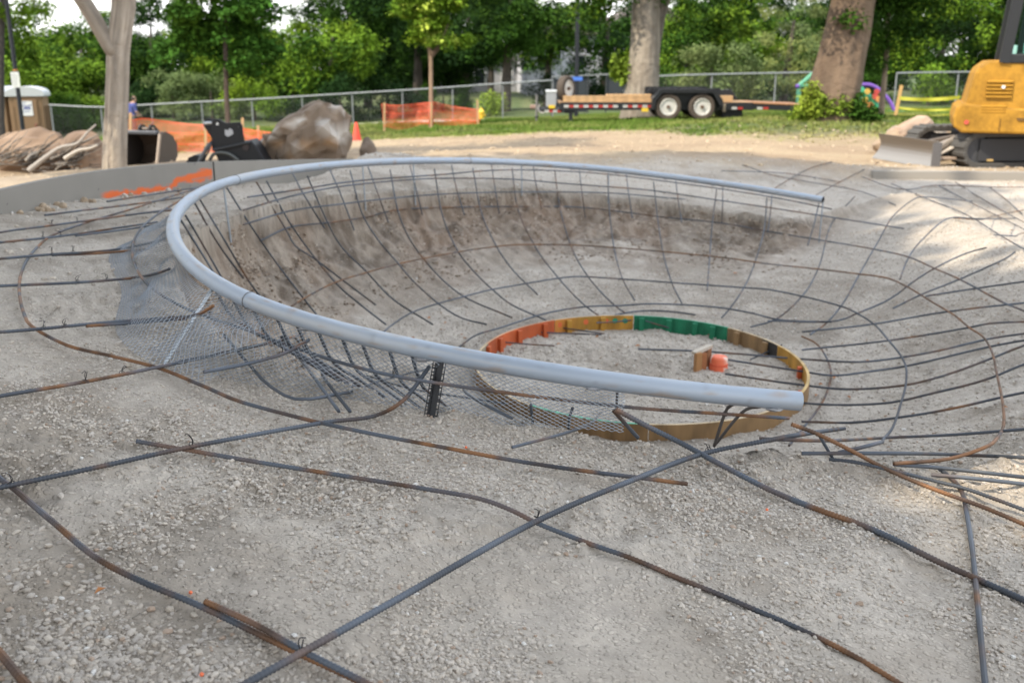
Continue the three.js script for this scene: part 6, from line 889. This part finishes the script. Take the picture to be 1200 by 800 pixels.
  // house, turned on its slew ring: every part of it shares one pivot at its rear corner
  const SW = -0.50, pv = V(X(1116), 0, 0), sq = new THREE.Quaternion().setFromAxisAngle(V(0, 1, 0), SW), so = pv.clone().sub(pv.clone().applyQuaternion(sq));
  const hp = (n, g, m, par) => { const o = part(n, g, m, par); o.quaternion.copy(sq); o.position.copy(so); return o; };
  const hb = Yy(152), hm = Yy(137), ht = Yy(73.5), xl = X(1113), xr = xl + 1.75;
  hp('counterweight', extrude([[xl + 0.02, hb + 0.06], [xl + 0.10, hb], [xr, hb], [xr, hm + 0.02], [xl + 0.07, hm + 0.16], [xl + 0.02, hm + 0.12], [xl, hm]], 1.42, 0.03).translate(0, 0, -1.46), yel, t);
  hp('engine_hood', extrude([[X(1121), hm - 0.02], [xr, hm - 0.02], [xr, ht], [X(1142), ht], [X(1134), Yy(80)], [X(1131), Yy(86)]], 1.34, 0.035).translate(0, 0, -1.42), yel, t);
  hp('panel_seam', box(0.008, hm - hb, 0.004, X(1160), (hm + hb) / 2, 0.002), std(0.10, 0.05, 0.01, 0.8), t); hp('panel_seam', box(xr - xl - 0.2, 0.010, 0.006, (xl + xr) / 2 + 0.1, hm + 0.002, -0.022), std(0.14, 0.07, 0.012, 0.8), t);
  for (const [y0, y1, n, x0, x1] of [[93.5, 113.5, 5, 1142, 1169], [122, 131, 3, 1139, 1165]]) { hp('vent_recess', box((x1 - x0) * s, (y1 - y0) * s, 0.006, X((x0 + x1) / 2), Yy((y0 + y1) / 2), -0.043 + 0.0), std(0.06, 0.03, 0.008, 0.8), t); for (let k = 0; k < n; k++) hp('louvre', rbox((x1 - x0) * s, 0.026, 0.05, 0.006, X((x0 + x1) / 2), Yy(lerp(y0 + 1.4, y1 - 1.4, k / (n - 1))), -0.028, [0.5, 0, 0]), yel, t); }
  hp('lock', cyl(0.025, 0.025, 0.012, 12).rotateX(Math.PI / 2).translate(X(1184), Yy(131), -0.03), std(0.04, 0.03, 0.03, 0.5), t); hp('hood_handle', extrude([[X(1176), Yy(136)], [X(1192), Yy(136)], [X(1190), Yy(139.5)], [X(1178), Yy(139.5)]], 0.006).translate(0, 0, 0.0), std(0.12, 0.06, 0.012, 0.7), t); hp('tail_lamp', cyl(0.03, 0.03, 0.012, 12).rotateX(Math.PI / 2).translate(X(1125), Yy(142), 0.006), std(0.55, 0.08, 0.05, 0.4), t); hp('round_badge', cyl(0.022, 0.022, 0.012, 14).rotateX(Math.PI / 2).translate(X(1159), Yy(101), 0.006), std(0.75, 0.73, 0.7, 0.4), t);
  // cab
  const c0 = X(1157), c1 = c0 + 1.05, ct = ht + 1.02, zf = -0.04, zb = -0.98; const P = (x, y, zz) => V(x, y, zz); const post = (a, c, w = 0.09) => hp('cab_post', beam(a, c, w, w), bm, t);
  post(P(c0, ht, zf - 0.03), P(c0 + 0.09, ct, zf - 0.03), 0.13); post(P(c1, ht, zf - 0.03), P(c1, ct, zf - 0.03)); post(P(c0, ht, zb), P(c0 + 0.09, ct, zb), 0.12); post(P(c1, ht, zb), P(c1, ct, zb)); for (const zz of [zf - 0.03, zb]) { hp('cab_sill', rbox(1.1, 0.12, 0.1, 0.02, (c0 + c1) / 2, ht + 0.05, zz), bm, t); hp('cab_header', rbox(1.1, 0.12, 0.1, 0.02, (c0 + c1) / 2 + 0.05, ct - 0.04, zz), bm, t); } hp('cab_roof', rbox(1.16, 0.08, 1.06, 0.03, (c0 + c1) / 2 + 0.06, ct + 0.03, (zf + zb) / 2), bm, t); hp('cab_rear', rbox(0.03, 0.14, 0.9, 0.01, c0 + 0.03, ht + 0.06, (zf + zb) / 2), bm, t);
  const glass = new THREE.MeshPhysicalMaterial({ color: C(0.62, 0.80, 0.76), roughness: 0.04, transmission: 1, thickness: 0 }); hp('side_window', box(0.9, 0.88, 0.006, (c0 + c1) / 2 + 0.05, ht + 0.52, zf - 0.02), glass, t); hp('far_window', box(0.9, 0.88, 0.006, (c0 + c1) / 2 + 0.05, ht + 0.52, zb + 0.02), glass, t);
  hp('inner_post', beam(P(c0 + 0.17, ht + 0.1, zf - 0.1), P(c0 + 0.22, ct, zf - 0.1), 0.06, 0.05), bm, t); hp('seat', [rbox(0.4, 0.5, 0.45, 0.06, c0 + 0.62, ht + 0.2, -0.52), rbox(0.12, 0.5, 0.42, 0.05, c0 + 0.55, ht + 0.5, -0.52)], std(0.03, 0.03, 0.032, 0.8), t);
  for (const [x0, x1, y] of [[1170, 1174, 53], [1175, 1180, 54], [1181, 1193, 50], [1194, 1206, 46]]) hp('storage_box', rbox((x1 - x0) * s, (65 - y) * s, 0.12, 0.006, X((x0 + x1) / 2), Yy((65 + y) / 2), -0.84), std(0.34, 0.62, 0.60, 0.6), t);
  hp('boom_foot', rbox(0.35, 0.5, 0.3, 0.05, xr + 0.1, hm + 0.1, -0.7), yd, t); hp('boom', tube([V(xr + 0.15, hm + 0.2, -0.7), V(xr + 0.9, hm + 1.4, -0.7), V(xr + 1.9, hm + 1.5, -0.7)], 0.13, { n: 4, step: 0.2 }), yd, t);
}

// ------------------------------------------------------------------ houses far behind
{
  const mk = (px, z, w, h, label, wallC, roofC, n) => { const X = (px - 600) / F * z, g = land(X, z) - 0.3, t = thing('house', label, 'house', [X, g, -z], 0.12); part('wall', box(w, h, 7, 0, h / 2, 0), std(...wallC, 0.85), t); part('roof', extrude([[-w / 2 - 0.5, 0], [w / 2 + 0.5, 0], [0, 2.4]], 7.8, 0.05).translate(0, h, -3.9), std(...roofC, 0.9), t); for (let k = 0; k < n; k++) { const x = -w / 2 + (k + 0.5) * w / n, f = new THREE.Group(); f.name = 'window'; f.position.set(x, h * 0.55, 3.5); t.add(f); part('pane', box(0.9, 1.2, 0.02, 0, 0, 0.03), std(0.03, 0.035, 0.045, 0.1), f); part('frame', [box(1.1, 0.1, 0.08, 0, 0.65, 0.04), box(1.1, 0.1, 0.08, 0, -0.65, 0.04), box(0.1, 1.2, 0.08, -0.5, 0, 0.04), box(0.1, 1.2, 0.08, 0.5, 0, 0.04)], std(0.7, 0.7, 0.7, 0.7), f); } };
  mk(668, 92, 9, 5.2, 'pale grey house glimpsed between the trees behind the lamp post', [0.55, 0.55, 0.60], [0.16, 0.13, 0.12], 3); mk(545, 98, 10, 3.0, 'low grey house glimpsed behind the young tree', [0.34, 0.34, 0.36], [0.13, 0.12, 0.12], 4); mk(745, 100, 7, 6.2, 'brick coloured house glimpsed beside the large old trunk', [0.32, 0.20, 0.16], [0.15, 0.12, 0.11], 2);
}

renderer.render(scene, camera);
